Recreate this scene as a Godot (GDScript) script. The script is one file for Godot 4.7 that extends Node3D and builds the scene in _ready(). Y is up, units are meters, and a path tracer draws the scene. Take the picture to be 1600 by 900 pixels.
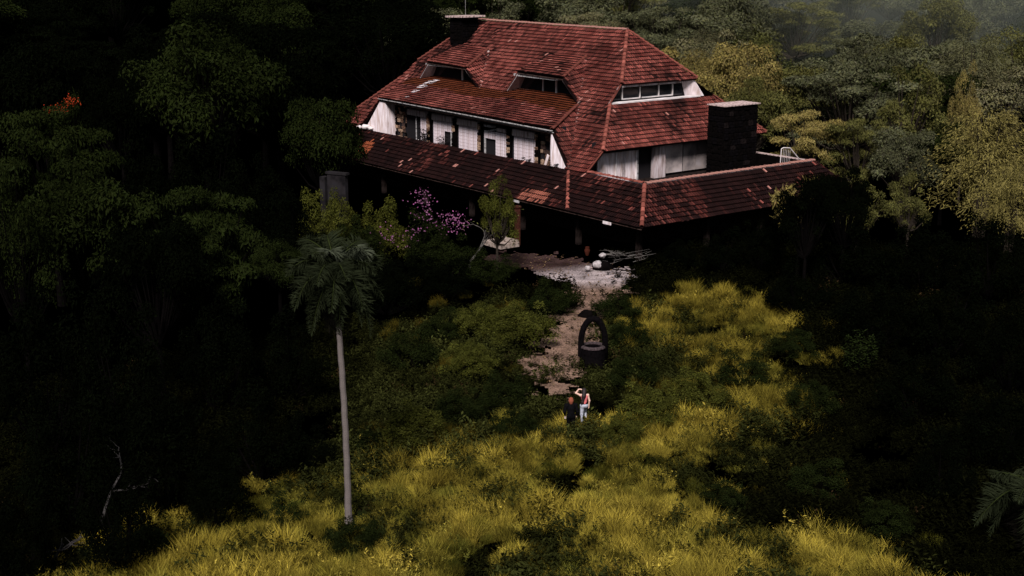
extends Node3D

var rng := RandomNumberGenerator.new()
var noise := FastNoiseLite.new()
var used := {}
var M := {}
const TT := 0.9325                       # rise of the main roof per metre of depth

class Geo:
	var v := PackedVector3Array()
	var c := PackedColorArray()
	var col := Color.WHITE
	func tri(a: Vector3, b: Vector3, d: Vector3) -> void:
		v.append(a); v.append(b); v.append(d)
		c.append(col); c.append(col); c.append(col)
	func quad(a: Vector3, b: Vector3, d: Vector3, e: Vector3) -> void:
		tri(a, b, d); tri(a, d, e)
	func box(at: Vector3, s: Vector3, bs := Basis()) -> void:
		var x := bs.x * s.x * 0.5
		var y := bs.y * s.y * 0.5
		var z := bs.z * s.z * 0.5
		quad(at - x - y + z, at + x - y + z, at + x + y + z, at - x + y + z)
		quad(at + x - y - z, at - x - y - z, at - x + y - z, at + x + y - z)
		quad(at + x - y + z, at + x - y - z, at + x + y - z, at + x + y + z)
		quad(at - x - y - z, at - x - y + z, at - x + y + z, at - x + y - z)
		quad(at - x + y + z, at + x + y + z, at + x + y - z, at - x + y - z)
		quad(at - x - y - z, at + x - y - z, at + x - y + z, at - x - y + z)
	func tube(p: Array, r: Array, seg := 6) -> void:
		var last := []
		for k in p.size():
			var a: Vector3 = p[maxi(k - 1, 0)]
			var b: Vector3 = p[mini(k + 1, p.size() - 1)]
			var t := (b - a).normalized()
			var side := t.cross(Vector3(0.31, 0.2, 0.93)).normalized()
			var up := side.cross(t)
			var ring := []
			for s in seg:
				var an := TAU * s / seg
				ring.append(p[k] + (side * cos(an) + up * sin(an)) * r[k])
			if k > 0:
				for s in seg:
					var n := (s + 1) % seg
					quad(last[s], last[n], ring[n], ring[s])
			last = ring
		for s in range(1, seg - 1):
			tri(last[0], last[s], last[s + 1])
	func prism(front: Array, push: Vector3) -> void:      # a convex outline with depth
		var n := front.size()
		for k in range(1, n - 1):
			tri(front[0], front[k], front[k + 1])
			tri(front[0] + push, front[k + 1] + push, front[k] + push)
		for k in n:
			var m := (k + 1) % n
			quad(front[k], front[k] + push, front[m] + push, front[m])
	func leaf(p: Vector3, n: Vector3, t: Vector3, l: float, w: float) -> void:
		var s := n.cross(t).normalized() * w * 0.5
		var m := p + t * l * 0.45 + n * l * 0.08
		tri(p, m - s, p + t * l)
		tri(p, p + t * l, m + s)
	func mesh(smooth := false) -> ArrayMesh:
		var m := ArrayMesh.new()
		if v.is_empty():
			return m
		if smooth:
			var st := SurfaceTool.new()
			st.begin(Mesh.PRIMITIVE_TRIANGLES)
			st.set_smooth_group(0)
			for k in v.size():
				st.set_color(c[k])
				st.add_vertex(v[k])
			st.index()
			st.generate_normals()
			return st.commit()
		var a := []
		a.resize(Mesh.ARRAY_MAX)
		a[Mesh.ARRAY_VERTEX] = v
		a[Mesh.ARRAY_COLOR] = c
		m.add_surface_from_arrays(Mesh.PRIMITIVE_TRIANGLES, a)
		return m

# ---------------------------------------------------------------- naming
func numbered(n: String) -> String:
	var k: int = used.get(n, 0)
	used[n] = k + 1
	return n if k == 0 else "%s_%03d" % [n, k]

func thing(called: String, label: String, category: String, at := Vector3.ZERO, turn := 0.0, group := "") -> Node3D:
	var o := Node3D.new()
	o.name = numbered(called)
	add_child(o)
	o.position = at
	o.rotation.y = turn
	tag(o, label, category, group)
	return o

func tag(o: Node, label: String, category: String, group := "") -> void:
	o.set_meta("label", label)
	o.set_meta("category", category)
	if group:
		o.set_meta("group", group)

func obj(called: String, m: Mesh, mat: Material, parent: Node = self, stuff := false) -> MeshInstance3D:
	var o := MeshInstance3D.new()
	if parent == self:
		o.name = numbered(called)
	else:
		var k := 0
		var n := called
		while parent.has_node(NodePath(n)):
			k += 1
			n = "%s_%03d" % [called, k]
		o.name = n
	o.mesh = m
	o.material_override = mat
	parent.add_child(o, true)
	if stuff:
		o.set_meta("kind", "stuff")
	return o

func part_box(called: String, at: Vector3, s: Vector3, mat: Material, parent: Node, bs := Basis()) -> MeshInstance3D:
	var g := Geo.new()
	g.box(Vector3.ZERO, s, bs)
	var o := obj(called, g.mesh(), mat, parent)
	o.position = at
	return o

func struct(called: String, m: Mesh, mat: Material) -> MeshInstance3D:
	var o := obj(called, m, mat)
	o.set_meta("kind", "structure")
	return o

# ---------------------------------------------------------------- materials
func noise_tex(seed_: int, freq: float, lo: Color, hi: Color, mid := Color(-1, 0, 0)) -> NoiseTexture2D:
	var n := FastNoiseLite.new()
	n.seed = seed_
	n.frequency = freq
	n.fractal_octaves = 5
	var t := NoiseTexture2D.new()
	t.width = 512
	t.height = 512
	t.seamless = true
	t.noise = n
	var g := Gradient.new()
	g.set_color(0, lo)
	g.set_color(1, hi)
	if mid.r >= 0.0:
		g.add_point(0.5, mid)
	t.color_ramp = g
	return t

func lin(r: float, g: float, b: float) -> Color:
	return Color(r, g, b).linear_to_srgb()

func matte(r: float, g: float, b: float, rough := 0.95, spec := 0.1) -> StandardMaterial3D:
	var m := StandardMaterial3D.new()
	m.albedo_color = lin(r, g, b)
	m.roughness = rough
	m.metallic_specular = spec
	return m

func worn(r: float, g: float, b: float, seed_: int, scale: float, low: float, freq := 0.012) -> StandardMaterial3D:
	var m := matte(r, g, b)
	m.albedo_texture = noise_tex(seed_, freq, Color(low, low, low), Color.WHITE, Color(0.9, 0.88, 0.85))
	m.uv1_triplanar = true
	m.uv1_scale = Vector3.ONE * scale
	return m

func streaked(r: float, g: float, b: float, seed_: int, low: float) -> StandardMaterial3D:   # rain streaks and damp patches on plaster
	var m := matte(r, g, b)
	m.albedo_texture = noise_tex(seed_, 0.010, Color(low, low * 0.92, low * 0.85), Color.WHITE, Color(0.93, 0.91, 0.9))
	m.uv1_triplanar = true
	m.uv1_scale = Vector3(0.55, 0.10, 0.55)
	m.detail_enabled = true
	m.detail_albedo = noise_tex(seed_ + 200, 0.02, Color(0.84, 0.81, 0.8), Color.WHITE)
	m.detail_blend_mode = BaseMaterial3D.BLEND_MODE_MUL
	m.detail_uv_layer = BaseMaterial3D.DETAIL_UV_1
	return m

func leafy(r: float, g: float, b: float) -> StandardMaterial3D:
	var m := matte(r, g, b, 0.9, 0.05)
	m.vertex_color_use_as_albedo = true
	m.cull_mode = BaseMaterial3D.CULL_DISABLED
	return m

func make_materials() -> void:
	M.wall = streaked(0.78, 0.74, 0.76, 3, 0.72)
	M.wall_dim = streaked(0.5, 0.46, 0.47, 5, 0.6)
	M.wing = streaked(0.93, 0.89, 0.92, 9, 0.8)
	M.white = worn(0.66, 0.63, 0.64, 7, 0.15, 0.7)
	M.gutter = worn(0.38, 0.38, 0.39, 8, 0.5, 0.3)
	M.shutter = streaked(0.76, 0.72, 0.77, 11, 0.75)
	M.shutter_box = streaked(0.52, 0.47, 0.46, 12, 0.6)
	M.soffit = worn(0.06, 0.04, 0.035, 14, 0.4, 0.4)
	M.deck = matte(0.006, 0.003, 0.003)
	M.dark = matte(0.012, 0.011, 0.012)
	M.room = matte(0.03, 0.03, 0.035)
	M.glass = matte(0.01, 0.011, 0.013, 0.12, 0.5)
	M.stone = worn(0.14, 0.085, 0.06, 15, 0.8, 0.3)
	M.stone_pale = worn(0.34, 0.24, 0.17, 16, 0.9, 0.3)
	M.stone_dark = worn(0.0028, 0.0022, 0.0022, 17, 0.7, 0.3)
	M.stone_spot = worn(0.009, 0.007, 0.007, 18, 0.8, 0.3)
	M.slab = worn(0.48, 0.38, 0.37, 19, 0.5, 0.4)
	M.flash = worn(0.34, 0.26, 0.25, 20, 0.4, 0.4, 0.03)
	M.black_paint = worn(0.003, 0.0025, 0.003, 21, 0.8, 0.4)
	M.well = worn(0.003, 0.0025, 0.003, 22, 1.2, 0.3)
	M.well_rim = worn(0.06, 0.047, 0.05, 23, 1.2, 0.3)
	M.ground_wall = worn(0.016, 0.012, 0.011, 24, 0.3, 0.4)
	M.brick_pillar = worn(0.05, 0.018, 0.013, 25, 0.8, 0.4)
	M.concrete = worn(0.30, 0.25, 0.22, 26, 0.5, 0.4)
	M.grey_concrete = worn(0.017, 0.016, 0.018, 27, 0.15, 0.5)
	M.pale_bark = worn(0.045, 0.043, 0.043, 28, 2.0, 0.4)
	M.bare = worn(0.10, 0.095, 0.09, 29, 2.0, 0.4)
	M.bark = worn(0.03, 0.025, 0.02, 30, 1.0, 0.4)
	M.sack = worn(0.36, 0.34, 0.35, 34, 0.8, 0.4)
	M.bark_dark = worn(0.0025, 0.002, 0.002, 33, 1.0, 0.4)
	M.palm_trunk = worn(0.15, 0.135, 0.13, 31, 2.5, 0.25, 0.04)
	M.tile = matte(1, 1, 1, 0.85, 0.15)
	M.tile.vertex_color_use_as_albedo = true
	M.ridge = []
	for k in 5:
		var t: float = [1.0, 0.75, 1.2, 0.55, 0.9][k]
		M.ridge.append(worn(0.26 * t, 0.085 * t, 0.066 * t, 40 + k, 3.0, 0.4, 0.03))
	M.ridge.append(worn(0.36, 0.19, 0.16, 47, 3.0, 0.5, 0.03))
	M.ground = matte(1, 1, 1, 1.0, 0.0)
	M.ground.vertex_color_use_as_albedo = true
	M.ground.albedo_texture = noise_tex(60, 0.03, Color(0.45, 0.45, 0.45), Color.WHITE)
	M.ground.uv1_triplanar = true
	M.ground.uv1_scale = Vector3.ONE * 0.5
	M.path = M.ground
	M.grass = leafy(1, 1, 1)
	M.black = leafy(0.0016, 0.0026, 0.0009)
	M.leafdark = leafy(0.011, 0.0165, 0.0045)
	M.mid = leafy(0.058, 0.066, 0.013)
	M.olive = leafy(0.088, 0.092, 0.03)
	M.gold = leafy(0.205, 0.175, 0.06)
	M.grey = leafy(0.078, 0.087, 0.048)
	M.greyolive = leafy(0.115, 0.115, 0.062)
	M.pink = leafy(0.19, 0.09, 0.14)
	M.orange = leafy(0.30, 0.045, 0.012)
	M.frond = leafy(0.022, 0.028, 0.013)
	M.frond_pale = leafy(0.075, 0.088, 0.055)
	M.dead_frond = leafy(0.006, 0.0055, 0.004)
	M.tones = {"black": M.black, "dark": M.leafdark, "mid": M.mid, "olive": M.olive, "gold": M.gold, "grey": M.grey, "greyolive": M.greyolive}

# ---------------------------------------------------------------- ground
func smooth(a: float, b: float, x: float) -> float:
	var t := clampf((x - a) / (b - a), 0.0, 1.0)
	return t * t * (3.0 - 2.0 * t)

func gh(x: float, z: float) -> float:
	var hill := 16.0 * smooth(112.0, 250.0, -z) + 9.0 * smooth(24.0, 70.0, -x) * smooth(30.0, 90.0, -z)
	return hill + 0.10 * noise.get_noise_2d(x * 9.0, z * 9.0) * smooth(-88.0, -72.0, z)

var grass_a := PackedVector2Array([Vector2(-14.5, -37.0), Vector2(-12.0, -40.7), Vector2(-8.7, -44.5), Vector2(-5.7, -46.3), Vector2(-3.7, -44.8), Vector2(-2.4, -47.3), Vector2(-0.3, -50.0), Vector2(2.0, -49.3), Vector2(4.0, -48.6), Vector2(6.3, -51.5), Vector2(9.0, -53.9), Vector2(9.7, -50.0), Vector2(7.1, -46.0), Vector2(7.3, -42.6), Vector2(10.4, -40.0), Vector2(12.4, -37.5), Vector2(11.0, -30.0), Vector2(-13.0, -30.0)])
var grass_b := PackedVector2Array([Vector2(6.3, -68.4), Vector2(10.9, -73.2), Vector2(14.1, -71.0), Vector2(15.1, -60.3), Vector2(12.4, -54.7), Vector2(9.4, -56.5), Vector2(7.9, -60.3), Vector2(6.2, -62.4)])
var grass_c := PackedVector2Array([Vector2(9.3, -56.5), Vector2(13.0, -55.0), Vector2(11.5, -49.0), Vector2(8.8, -49.5)])
var walk := [[Vector2(-0.4, -81.6), 1.3], [Vector2(2.2, -80.0), 2.0], [Vector2(4.7, -77.4), 2.2], [Vector2(5.0, -74.6), 1.7], [Vector2(4.6, -72.0), 1.3], [Vector2(4.0, -69.0), 1.3], [Vector2(3.1, -66.0), 1.4], [Vector2(2.5, -62.5), 1.5], [Vector2(2.2, -59.5), 1.3], [Vector2(1.9, -57.0), 0.8], [Vector2(2.3, -54.0), 0.3]]

func zone(x: float, z: float) -> float:           # 0 dark weeds .. 1 dry yellow grass
	var w := Vector2(x + 2.2 * noise.get_noise_2d(x * 16.0, z * 16.0), z + 3.0 * noise.get_noise_2d(x * 16.0 + 400.0, z * 16.0))
	if Geometry2D.is_point_in_polygon(w, grass_a):
		return 1.0
	return 0.62 if Geometry2D.is_point_in_polygon(w, grass_b) or Geometry2D.is_point_in_polygon(w, grass_c) else 0.0

func to_walk(x: float, z: float) -> float:        # distance outside the path's edge
	var best := 99.0
	var p := Vector2(x, z)
	for k in walk.size() - 1:
		var a: Vector2 = walk[k][0]
		var b: Vector2 = walk[k + 1][0]
		var t := clampf((p - a).dot(b - a) / (b - a).length_squared(), 0.0, 1.0)
		best = minf(best, p.distance_to(a.lerp(b, t)) - lerpf(walk[k][1], walk[k + 1][1], t))
	return best

func make_ground() -> void:
	var xs := []
	var zs := []
	var x := -600.0
	while x < 600.0:
		xs.append(x)
		x += 0.5 if absf(x) < 22.0 else 4.0 if absf(x) < 120.0 else 40.0
	xs.append(600.0)
	var z := 200.0
	while z > -700.0:
		zs.append(z)
		z -= 0.5 if z < -32.0 and z > -90.0 else 4.0 if z > -260.0 and z < 20.0 else 40.0
	var v := PackedVector3Array()
	var c := PackedColorArray()
	var n := PackedVector3Array()
	for j in zs.size():
		for i in xs.size():
			var p := Vector2(xs[i], zs[j])
			v.append(Vector3(p.x, gh(p.x, p.y), p.y))
			n.append(Vector3.UP)
			var y := zone(p.x, p.y) if absf(p.x) < 30.0 else 0.0
			var soil := noise.get_noise_2d(p.x * 22.0 + 90.0, p.y * 22.0)
			var col := Color(0.007, 0.008, 0.004).lerp(Color(0.030, 0.022, 0.008), y)
			if p.distance_to(Vector2(-13.3, -38.4)) < 2.2 + 2.0 * soil:
				col = Color(0.075, 0.035, 0.018)
			c.append(col * (1.0 + 0.5 * soil))
	var w := xs.size()
	var ix := PackedInt32Array()
	for j in zs.size() - 1:
		for i in w - 1:
			var k := j * w + i
			ix.append_array([k, k + 1, k + w, k + 1, k + w + 1, k + w])
	var a := []
	a.resize(Mesh.ARRAY_MAX)
	a[Mesh.ARRAY_VERTEX] = v
	a[Mesh.ARRAY_COLOR] = c
	a[Mesh.ARRAY_NORMAL] = n
	a[Mesh.ARRAY_INDEX] = ix
	var m := ArrayMesh.new()
	m.add_surface_from_arrays(Mesh.PRIMITIVE_TRIANGLES, a)
	struct("ground", m, M.ground)
	# the path: pale gravel yard by the house, bare soil lower down; one thin sheet with a ragged edge
	var g := Geo.new()
	var s := 0.15
	var px := -5.0
	while px < 10.0:
		var pz := -86.0
		while pz < -52.0:
			var d := to_walk(px + s / 2, pz + s / 2) + 1.3 * noise.get_noise_2d(px * 40.0, pz * 40.0) + 0.9 * noise.get_noise_2d(px * 110.0, pz * 110.0)
			if d < 0.0:
				var yard := smooth(-73.0, -76.0, pz)
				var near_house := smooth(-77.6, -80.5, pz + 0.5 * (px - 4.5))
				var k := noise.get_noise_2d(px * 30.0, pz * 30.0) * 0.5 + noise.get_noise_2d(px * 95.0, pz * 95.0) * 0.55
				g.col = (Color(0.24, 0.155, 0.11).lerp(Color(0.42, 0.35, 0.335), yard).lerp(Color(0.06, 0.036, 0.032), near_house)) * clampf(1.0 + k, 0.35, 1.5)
				var q := []
				for e in [[0, 0], [1, 0], [1, 1], [0, 1]]:
					var ex: float = px + e[0] * s
					var ez: float = pz + e[1] * s
					q.append(Vector3(ex, gh(ex, ez) + 0.03 + 0.02 * noise.get_noise_2d(ex * 60.0, ez * 60.0), ez))
				g.quad(q[0], q[1], q[2], q[3])
			pz += s
		px += s
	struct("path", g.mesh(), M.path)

func scatter(called: String, label: String, m: Mesh, at: Array, cols: Array) -> void:
	var mm := MultiMesh.new()
	mm.transform_format = MultiMesh.TRANSFORM_3D
	mm.use_colors = true
	mm.mesh = m
	mm.instance_count = at.size()
	for k in at.size():
		mm.set_instance_transform(k, at[k])
		mm.set_instance_color(k, cols[k])
	var o := MultiMeshInstance3D.new()
	o.name = called
	o.multimesh = mm
	o.material_override = M.grass
	add_child(o)
	o.set_meta("kind", "stuff")
	tag(o, label, "grass" if called.contains("grass") else "undergrowth")

func tuft(blades: int, spread: float, tall: float, wide: float, bend: float) -> ArrayMesh:
	var g := Geo.new()
	for k in blades:
		var an := rng.randf() * TAU
		var d := Vector3(cos(an), 0, sin(an))
		var p := Vector3(rng.randfn(), 0, rng.randfn()) * spread * 0.45
		var t := tall * rng.randf_range(0.55, 1.1)
		var side := d.cross(Vector3.UP).rotated(Vector3.UP, rng.randf_range(-1, 1)) * wide
		var m := p + d * t * bend * 0.3 + Vector3.UP * t * 0.6
		var tip := p + d * t * bend + Vector3.UP * t
		var f := rng.randf_range(0.6, 1.0)
		g.col = Color(f, f, f * rng.randf_range(0.7, 1.0))
		g.quad(p - side, p + side, m + side * 0.8, m - side * 0.8)
		g.tri(m - side * 0.8, m + side * 0.8, tip)
	return g.mesh()

func weed_tuft() -> ArrayMesh:                    # small leaved weeds on short stalks
	var g := Geo.new()
	for k in 9:
		var an := rng.randf() * TAU
		var d := Vector3(cos(an), 0, sin(an))
		var p := Vector3(rng.randfn(), 0, rng.randfn()) * 0.22
		var h := rng.randf_range(0.12, 0.5)
		for j in 11:
			var a2 := rng.randf() * TAU
			var o := p + Vector3.UP * h * (j + 1) / 11.0 + d * 0.14 * j / 11.0
			var t := Vector3(cos(a2), rng.randf_range(-0.2, 0.9), sin(a2)).normalized()
			var f := rng.randf_range(0.5, 1.0)
			g.col = Color(f, f, f)
			g.leaf(o, Vector3(rng.randfn() * 0.4, 1, rng.randfn() * 0.4).normalized(), t, rng.randf_range(0.06, 0.12), 0.036)
	return g.mesh()

func make_grass() -> void:
	var dry := [tuft(40, 0.17, 0.44, 0.006, 0.5), tuft(40, 0.22, 0.36, 0.007, 0.8), weed_tuft()]
	var weeds := weed_tuft()
	var at := [[], [], []]
	var ac := [[], [], []]
	for k in 9800:                                   # dry grass grows in tussocks with darker gaps between
		var z := -rng.randf_range(33.0, 76.0)
		var half := -z * 0.40 + 1.0
		var x := rng.randf_range(-half, half)
		var y := zone(x + rng.randfn() * 0.7, z + rng.randfn() * 1.0)
		if y == 0.0 and (rng.randf() > 0.05 or absf(x - 2.5) > 9.0) or to_walk(x, z) < 0.5:
			continue
		var patch := noise.get_noise_2d(x * 13.0 + 77.0, z * 13.0) + 0.6 * noise.get_noise_2d(x * 30.0, z * 30.0)
		if patch + 0.5 * noise.get_noise_2d(x * 85.0, z * 85.0) < (-0.40 if y > 0.9 else -0.26) or rng.randf() > 0.93:
			continue
		var trail := absf(x - 2.2 - 0.9 * sin(z * 0.35)) < 0.45 and z > -52.0 and z < -38.0
		if trail and rng.randf() < 0.85:
			continue
		var wide := rng.randf_range(0.22, 0.62)
		var high := rng.randf_range(0.65, 1.6) * (1.0 + 0.6 * patch)
		var green := clampf(0.36 - 0.85 * patch + rng.randf_range(-0.35, 0.3), 0.0, 1.0)
		var f := rng.randf_range(0.3, 1.4) * (1.0 if y > 0.9 else 0.72 if y > 0.0 else 0.25)
		var base := Color(0.315, 0.245, 0.040).lerp(Color(0.058, 0.068, 0.012), green) * f
		var sort := 0 if rng.randf() < 0.62 else 1
		for j in int(6 + 34 * wide):
			var o := Vector2(rng.randfn(), rng.randfn()) * wide * 0.62
			var s := high * exp(-o.length_squared() / (wide * wide) * 0.8) * rng.randf_range(0.75, 1.2) + 0.1
			var bs := Basis(Vector3.UP, rng.randf() * TAU).scaled(Vector3(0.8, 1.0, 0.8) * s)
			bs = bs.rotated(Vector3(o.y, 0, -o.x).normalized(), minf(o.length() / wide * 0.62, 1.0)) if o.length() > 0.01 else bs
			var t := Transform3D(bs, Vector3(x + o.x, gh(x + o.x, z + o.y) - 0.03, z + o.y))
			var s2 := 2 if rng.randf() < 0.04 else sort
			at[s2].append(t)
			ac[s2].append(base * rng.randf_range(0.5, 1.25))
	scatter("dry_grass", "yellow olive tussock grass covering the slope in front of the house", dry[0], at[0], ac[0])
	scatter("dry_grass_low", "lower bent yellow olive grass between the taller tussocks", dry[1], at[1], ac[1])
	scatter("grass_weeds", "small leafy weeds mixed into the yellow olive grass", dry[2], at[2], ac[2])
	var b := []
	var bc := []
	for k in 42000:
		var z := -rng.randf_range(33.0, 84.0)
		var half := -z * 0.40 + 1.0
		var x := rng.randf_range(-half, half)
		if to_walk(x, z) < 0.1 - 1.3 * noise.get_noise_2d(x * 40.0, z * 40.0) and rng.randf() > (0.03 if z < -73.0 else 0.10):
			continue
		var hl := to_house(Vector3(x, 0, z))
		if hl.z > -1.0 and hl.x < 1.0:
			continue
		var y := zone(x, z)
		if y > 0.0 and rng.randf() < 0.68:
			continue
		var clump := noise.get_noise_2d(x * 22.0, z * 22.0)
		var t := Transform3D(Basis(Vector3.UP, rng.randf() * TAU).scaled(Vector3.ONE * rng.randf_range(0.5, 1.5) * (1.0 + 1.6 * clump)), Vector3(x, gh(x, z) - 0.03, z))
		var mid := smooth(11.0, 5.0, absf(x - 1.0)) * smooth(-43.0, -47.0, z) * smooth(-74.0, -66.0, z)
		var lit := maxf(mid, 0.55 if y > 0.0 else 0.0)  # light level painted into the weed colour, darker away from the middle
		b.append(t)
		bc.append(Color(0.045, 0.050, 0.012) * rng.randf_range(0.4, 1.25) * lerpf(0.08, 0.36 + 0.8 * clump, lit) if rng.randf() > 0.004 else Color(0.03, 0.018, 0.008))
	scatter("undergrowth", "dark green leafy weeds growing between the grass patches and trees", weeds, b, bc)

# ---------------------------------------------------------------- plants
var crowns := {}

func clumpy(kind: String, variant: int) -> Array:           # [crown mesh, wood mesh], height 1 x radius 1 scaled later: built at R 4, H 8
	rng.seed = hash(kind) + variant * 77
	var g := Geo.new()
	var w := Geo.new()
	var cl := []                                             # [centre, radius, flatness]
	if kind == "domed":
		for k in 62:
			var d := Vector3(rng.randfn(), rng.randf_range(-0.35, 1.1), rng.randfn()).normalized()
			var big_ := rng.randf() < 0.3
			cl.append([Vector3(0, 4.8, 0) + d * Vector3(3.1, 2.4, 3.1) * rng.randf_range(0.66, 1.12), rng.randf_range(0.95, 1.45) if big_ else rng.randf_range(0.4, 0.85), 0.7])
	elif kind == "layered":
		for k in 46:
			var an := rng.randf() * TAU
			var r := sqrt(rng.randf()) * 3.5
			var tier := floorf(rng.randf() * 4.0)
			cl.append([Vector3(cos(an) * r, 3.6 + tier * 1.15 - 0.13 * r * r * 0.5 + rng.randf_range(-0.2, 0.2), sin(an) * r), rng.randf_range(0.7, 1.15), 0.32])
	elif kind == "open":
		for k in 40:
			var d := Vector3(rng.randfn(), rng.randf_range(-0.6, 1.2), rng.randfn()).normalized()
			cl.append([Vector3(0, 4.6, 0) + d * Vector3(3.1, 3.0, 3.1) * rng.randf_range(0.4, 1.08), rng.randf_range(0.4, 0.95), 0.85])
	elif kind == "bush":
		for k in 74:
			var d := Vector3(rng.randfn(), rng.randf_range(-0.05, 1.0), rng.randfn()).normalized()
			var lump_ := 1.0 + 0.28 * sin(d.x * 5.0 + variant) * cos(d.z * 4.0 + 1.0)
			cl.append([Vector3(0, 1.6, 0) + d * Vector3(3.3, 5.4, 3.3) * lump_ * rng.randf_range(0.55, 1.0), rng.randf_range(0.4, 0.85), 1.35])
	elif kind == "bigleaf":
		for k in 34:
			var d := Vector3(rng.randfn(), rng.randf_range(-0.3, 1.0), rng.randfn()).normalized()
			cl.append([Vector3(0, 4.9, 0) + d * Vector3(3.1, 2.6, 3.1) * rng.randf_range(0.7, 1.05), 0.7, 0.8])
	if kind == "feathery":
		for k in 150:
			var an := rng.randf() * TAU
			var out := rng.randf_range(1.2, 4.1)
			var top := 7.9 - out * out * 0.14 - rng.randf_range(0.0, 3.4)
			var p := Vector3(cos(an) * out * 0.25, top - 1.2, sin(an) * out * 0.25)
			var d := Vector3(cos(an), 0, sin(an))
			var tt := rng.randf_range(0.6, 1.0)
			for j in 76:
				var s := j / 76.0
				var q := p + d * out * 0.85 * s + Vector3.UP * (1.9 * s - 2.3 * s * s * s) * 1.0
				q += Vector3(rng.randfn(), rng.randfn(), rng.randfn()) * 0.19
				var f := tt * rng.randf_range(0.6, 1.0)
				g.col = Color(f, f, f * rng.randf_range(0.75, 1.0))
				g.leaf(q, Vector3(rng.randfn() * 0.5, 1, rng.randfn() * 0.5).normalized(), (d + Vector3(rng.randfn() * 0.7, rng.randf_range(-1.0, 0.3), rng.randfn() * 0.7)).normalized(), rng.randf_range(0.16, 0.34), 0.055)
		for k in 9:
			var an := k * 0.7
			w.tube([Vector3(cos(an) * 0.3, 0, sin(an) * 0.3), Vector3(cos(an) * 0.5, 3.5, sin(an) * 0.5), Vector3(cos(an) * 1.1, 6.3, sin(an) * 1.1)], [0.09, 0.07, 0.02], 5)
		return [g.mesh(), w.mesh()]
	var big := kind == "bigleaf"
	for e in cl:
		var c: Vector3 = e[0]
		var r: float = e[1]
		var n := int((70 if big else 400.0 if kind == "layered" else 375.0) * r * r) + 12
		if kind == "bush":
			n = int(n * 0.9)
		var tone := rng.randf_range(0.45, 1.0)
		var lsize := rng.randf_range(0.75, 1.4)
		for k in n:
			var d := Vector3(rng.randfn(), rng.randfn(), rng.randfn()).normalized()
			if d.y < -0.1 and rng.randf() < 0.75:
				d.y = -d.y
			var p := c + d * Vector3(1, e[2], 1) * r * (0.45 + 0.62 * sqrt(rng.randf()))
			var nn := (d * 0.8 + Vector3(rng.randfn(), rng.randfn() + 1.0, rng.randfn()) * 0.5).normalized()
			var t := nn.cross(Vector3(rng.randfn(), rng.randfn(), rng.randfn())).normalized()
			var f := tone * rng.randf_range(0.6, 1.0)
			g.col = Color(f, f * rng.randf_range(0.88, 1.0), f * rng.randf_range(0.7, 1.0))
			if rng.randf() < 0.03:
				g.col = Color(1.0, 0.95, 0.8)
			if big:
				g.leaf(p, nn, t, rng.randf_range(0.5, 0.85), 0.2)
			else:
				g.leaf(p, nn, t, rng.randf_range(0.13, 0.27) * lsize, rng.randf_range(0.065, 0.11) * lsize)
		if kind != "bush" or rng.randf() < 0.3:
			var base := Vector3(0, 2.4 if kind != "bush" else 0.0, 0)
			w.tube([base, base.lerp(c, 0.45) + Vector3(0, -0.35, 0), c], [0.12, 0.07, 0.02], 4)
	if kind != "bush":
		w.tube([Vector3(0, -0.5, 0), Vector3(0.05, 1.2, 0), Vector3(0, 2.6, 0.05), Vector3(0.1, 4.6, 0)], [0.3, 0.22, 0.19, 0.08], 7)
	else:
		w.tube([Vector3(0, -0.4, 0), Vector3(0.1, 0.8, 0), Vector3(0, 2.0, 0)], [0.22, 0.16, 0.1], 5)
	return [g.mesh(), w.mesh()]

func weed_plant() -> Array:
	rng.seed = 991
	var g := Geo.new()
	var w := Geo.new()
	for k in 26:
		var an := rng.randf() * TAU
		var r := sqrt(rng.randf()) * 3.4
		var p := Vector3(cos(an) * r * 0.6, 0, sin(an) * r * 0.6)
		var q := Vector3(cos(an) * r, rng.randf_range(4.5, 8.0), sin(an) * r)
		w.tube([p, p.lerp(q, 0.5) + Vector3(0, 0.5, 0), q], [0.1, 0.07, 0.03], 4)
		for j in 46:
			var s := rng.randf_range(0.25, 1.0)
			var a2 := rng.randf() * TAU
			var f := rng.randf_range(0.55, 1.0)
			g.col = Color(f, f, f * 0.9)
			g.leaf(p.lerp(q, s), Vector3.UP, Vector3(cos(a2), rng.randf_range(-0.2, 0.5), sin(a2)).normalized(), rng.randf_range(0.5, 1.1), 0.35)
	return [g.mesh(), w.mesh()]

const ORD := ["first", "second", "third", "fourth", "fifth", "sixth", "seventh", "eighth", "ninth", "tenth", "eleventh", "twelfth", "thirteenth", "fourteenth", "fifteenth", "sixteenth", "seventeenth", "eighteenth", "nineteenth", "twentieth", "twenty-first", "twenty-second", "twenty-third", "twenty-fourth", "twenty-fifth"]
var kinds := {}
var turn_no := 0

func plant(kind: String, tone: String, at: Vector3, h: float, r: float, label: String, group: String) -> Node3D:
	turn_no += 1
	var key := "%s%d" % [kind, turn_no % 2]
	if not kinds.has(key):
		kinds[key] = weed_plant() if kind == "weed" else clumpy(kind, turn_no % 2)
	var small := kind == "weed" or kind == "bush" and tone != "black"
	at.y = gh(at.x, at.z)
	var o := thing("weed_plant" if kind == "weed" else "shrub" if small else "tree", label, "shrub" if small else "tree", at, fmod(turn_no * 2.399, TAU), group)
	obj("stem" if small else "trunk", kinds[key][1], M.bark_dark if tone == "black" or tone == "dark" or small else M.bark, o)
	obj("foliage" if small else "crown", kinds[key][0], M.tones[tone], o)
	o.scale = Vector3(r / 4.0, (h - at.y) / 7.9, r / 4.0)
	return o

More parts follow.
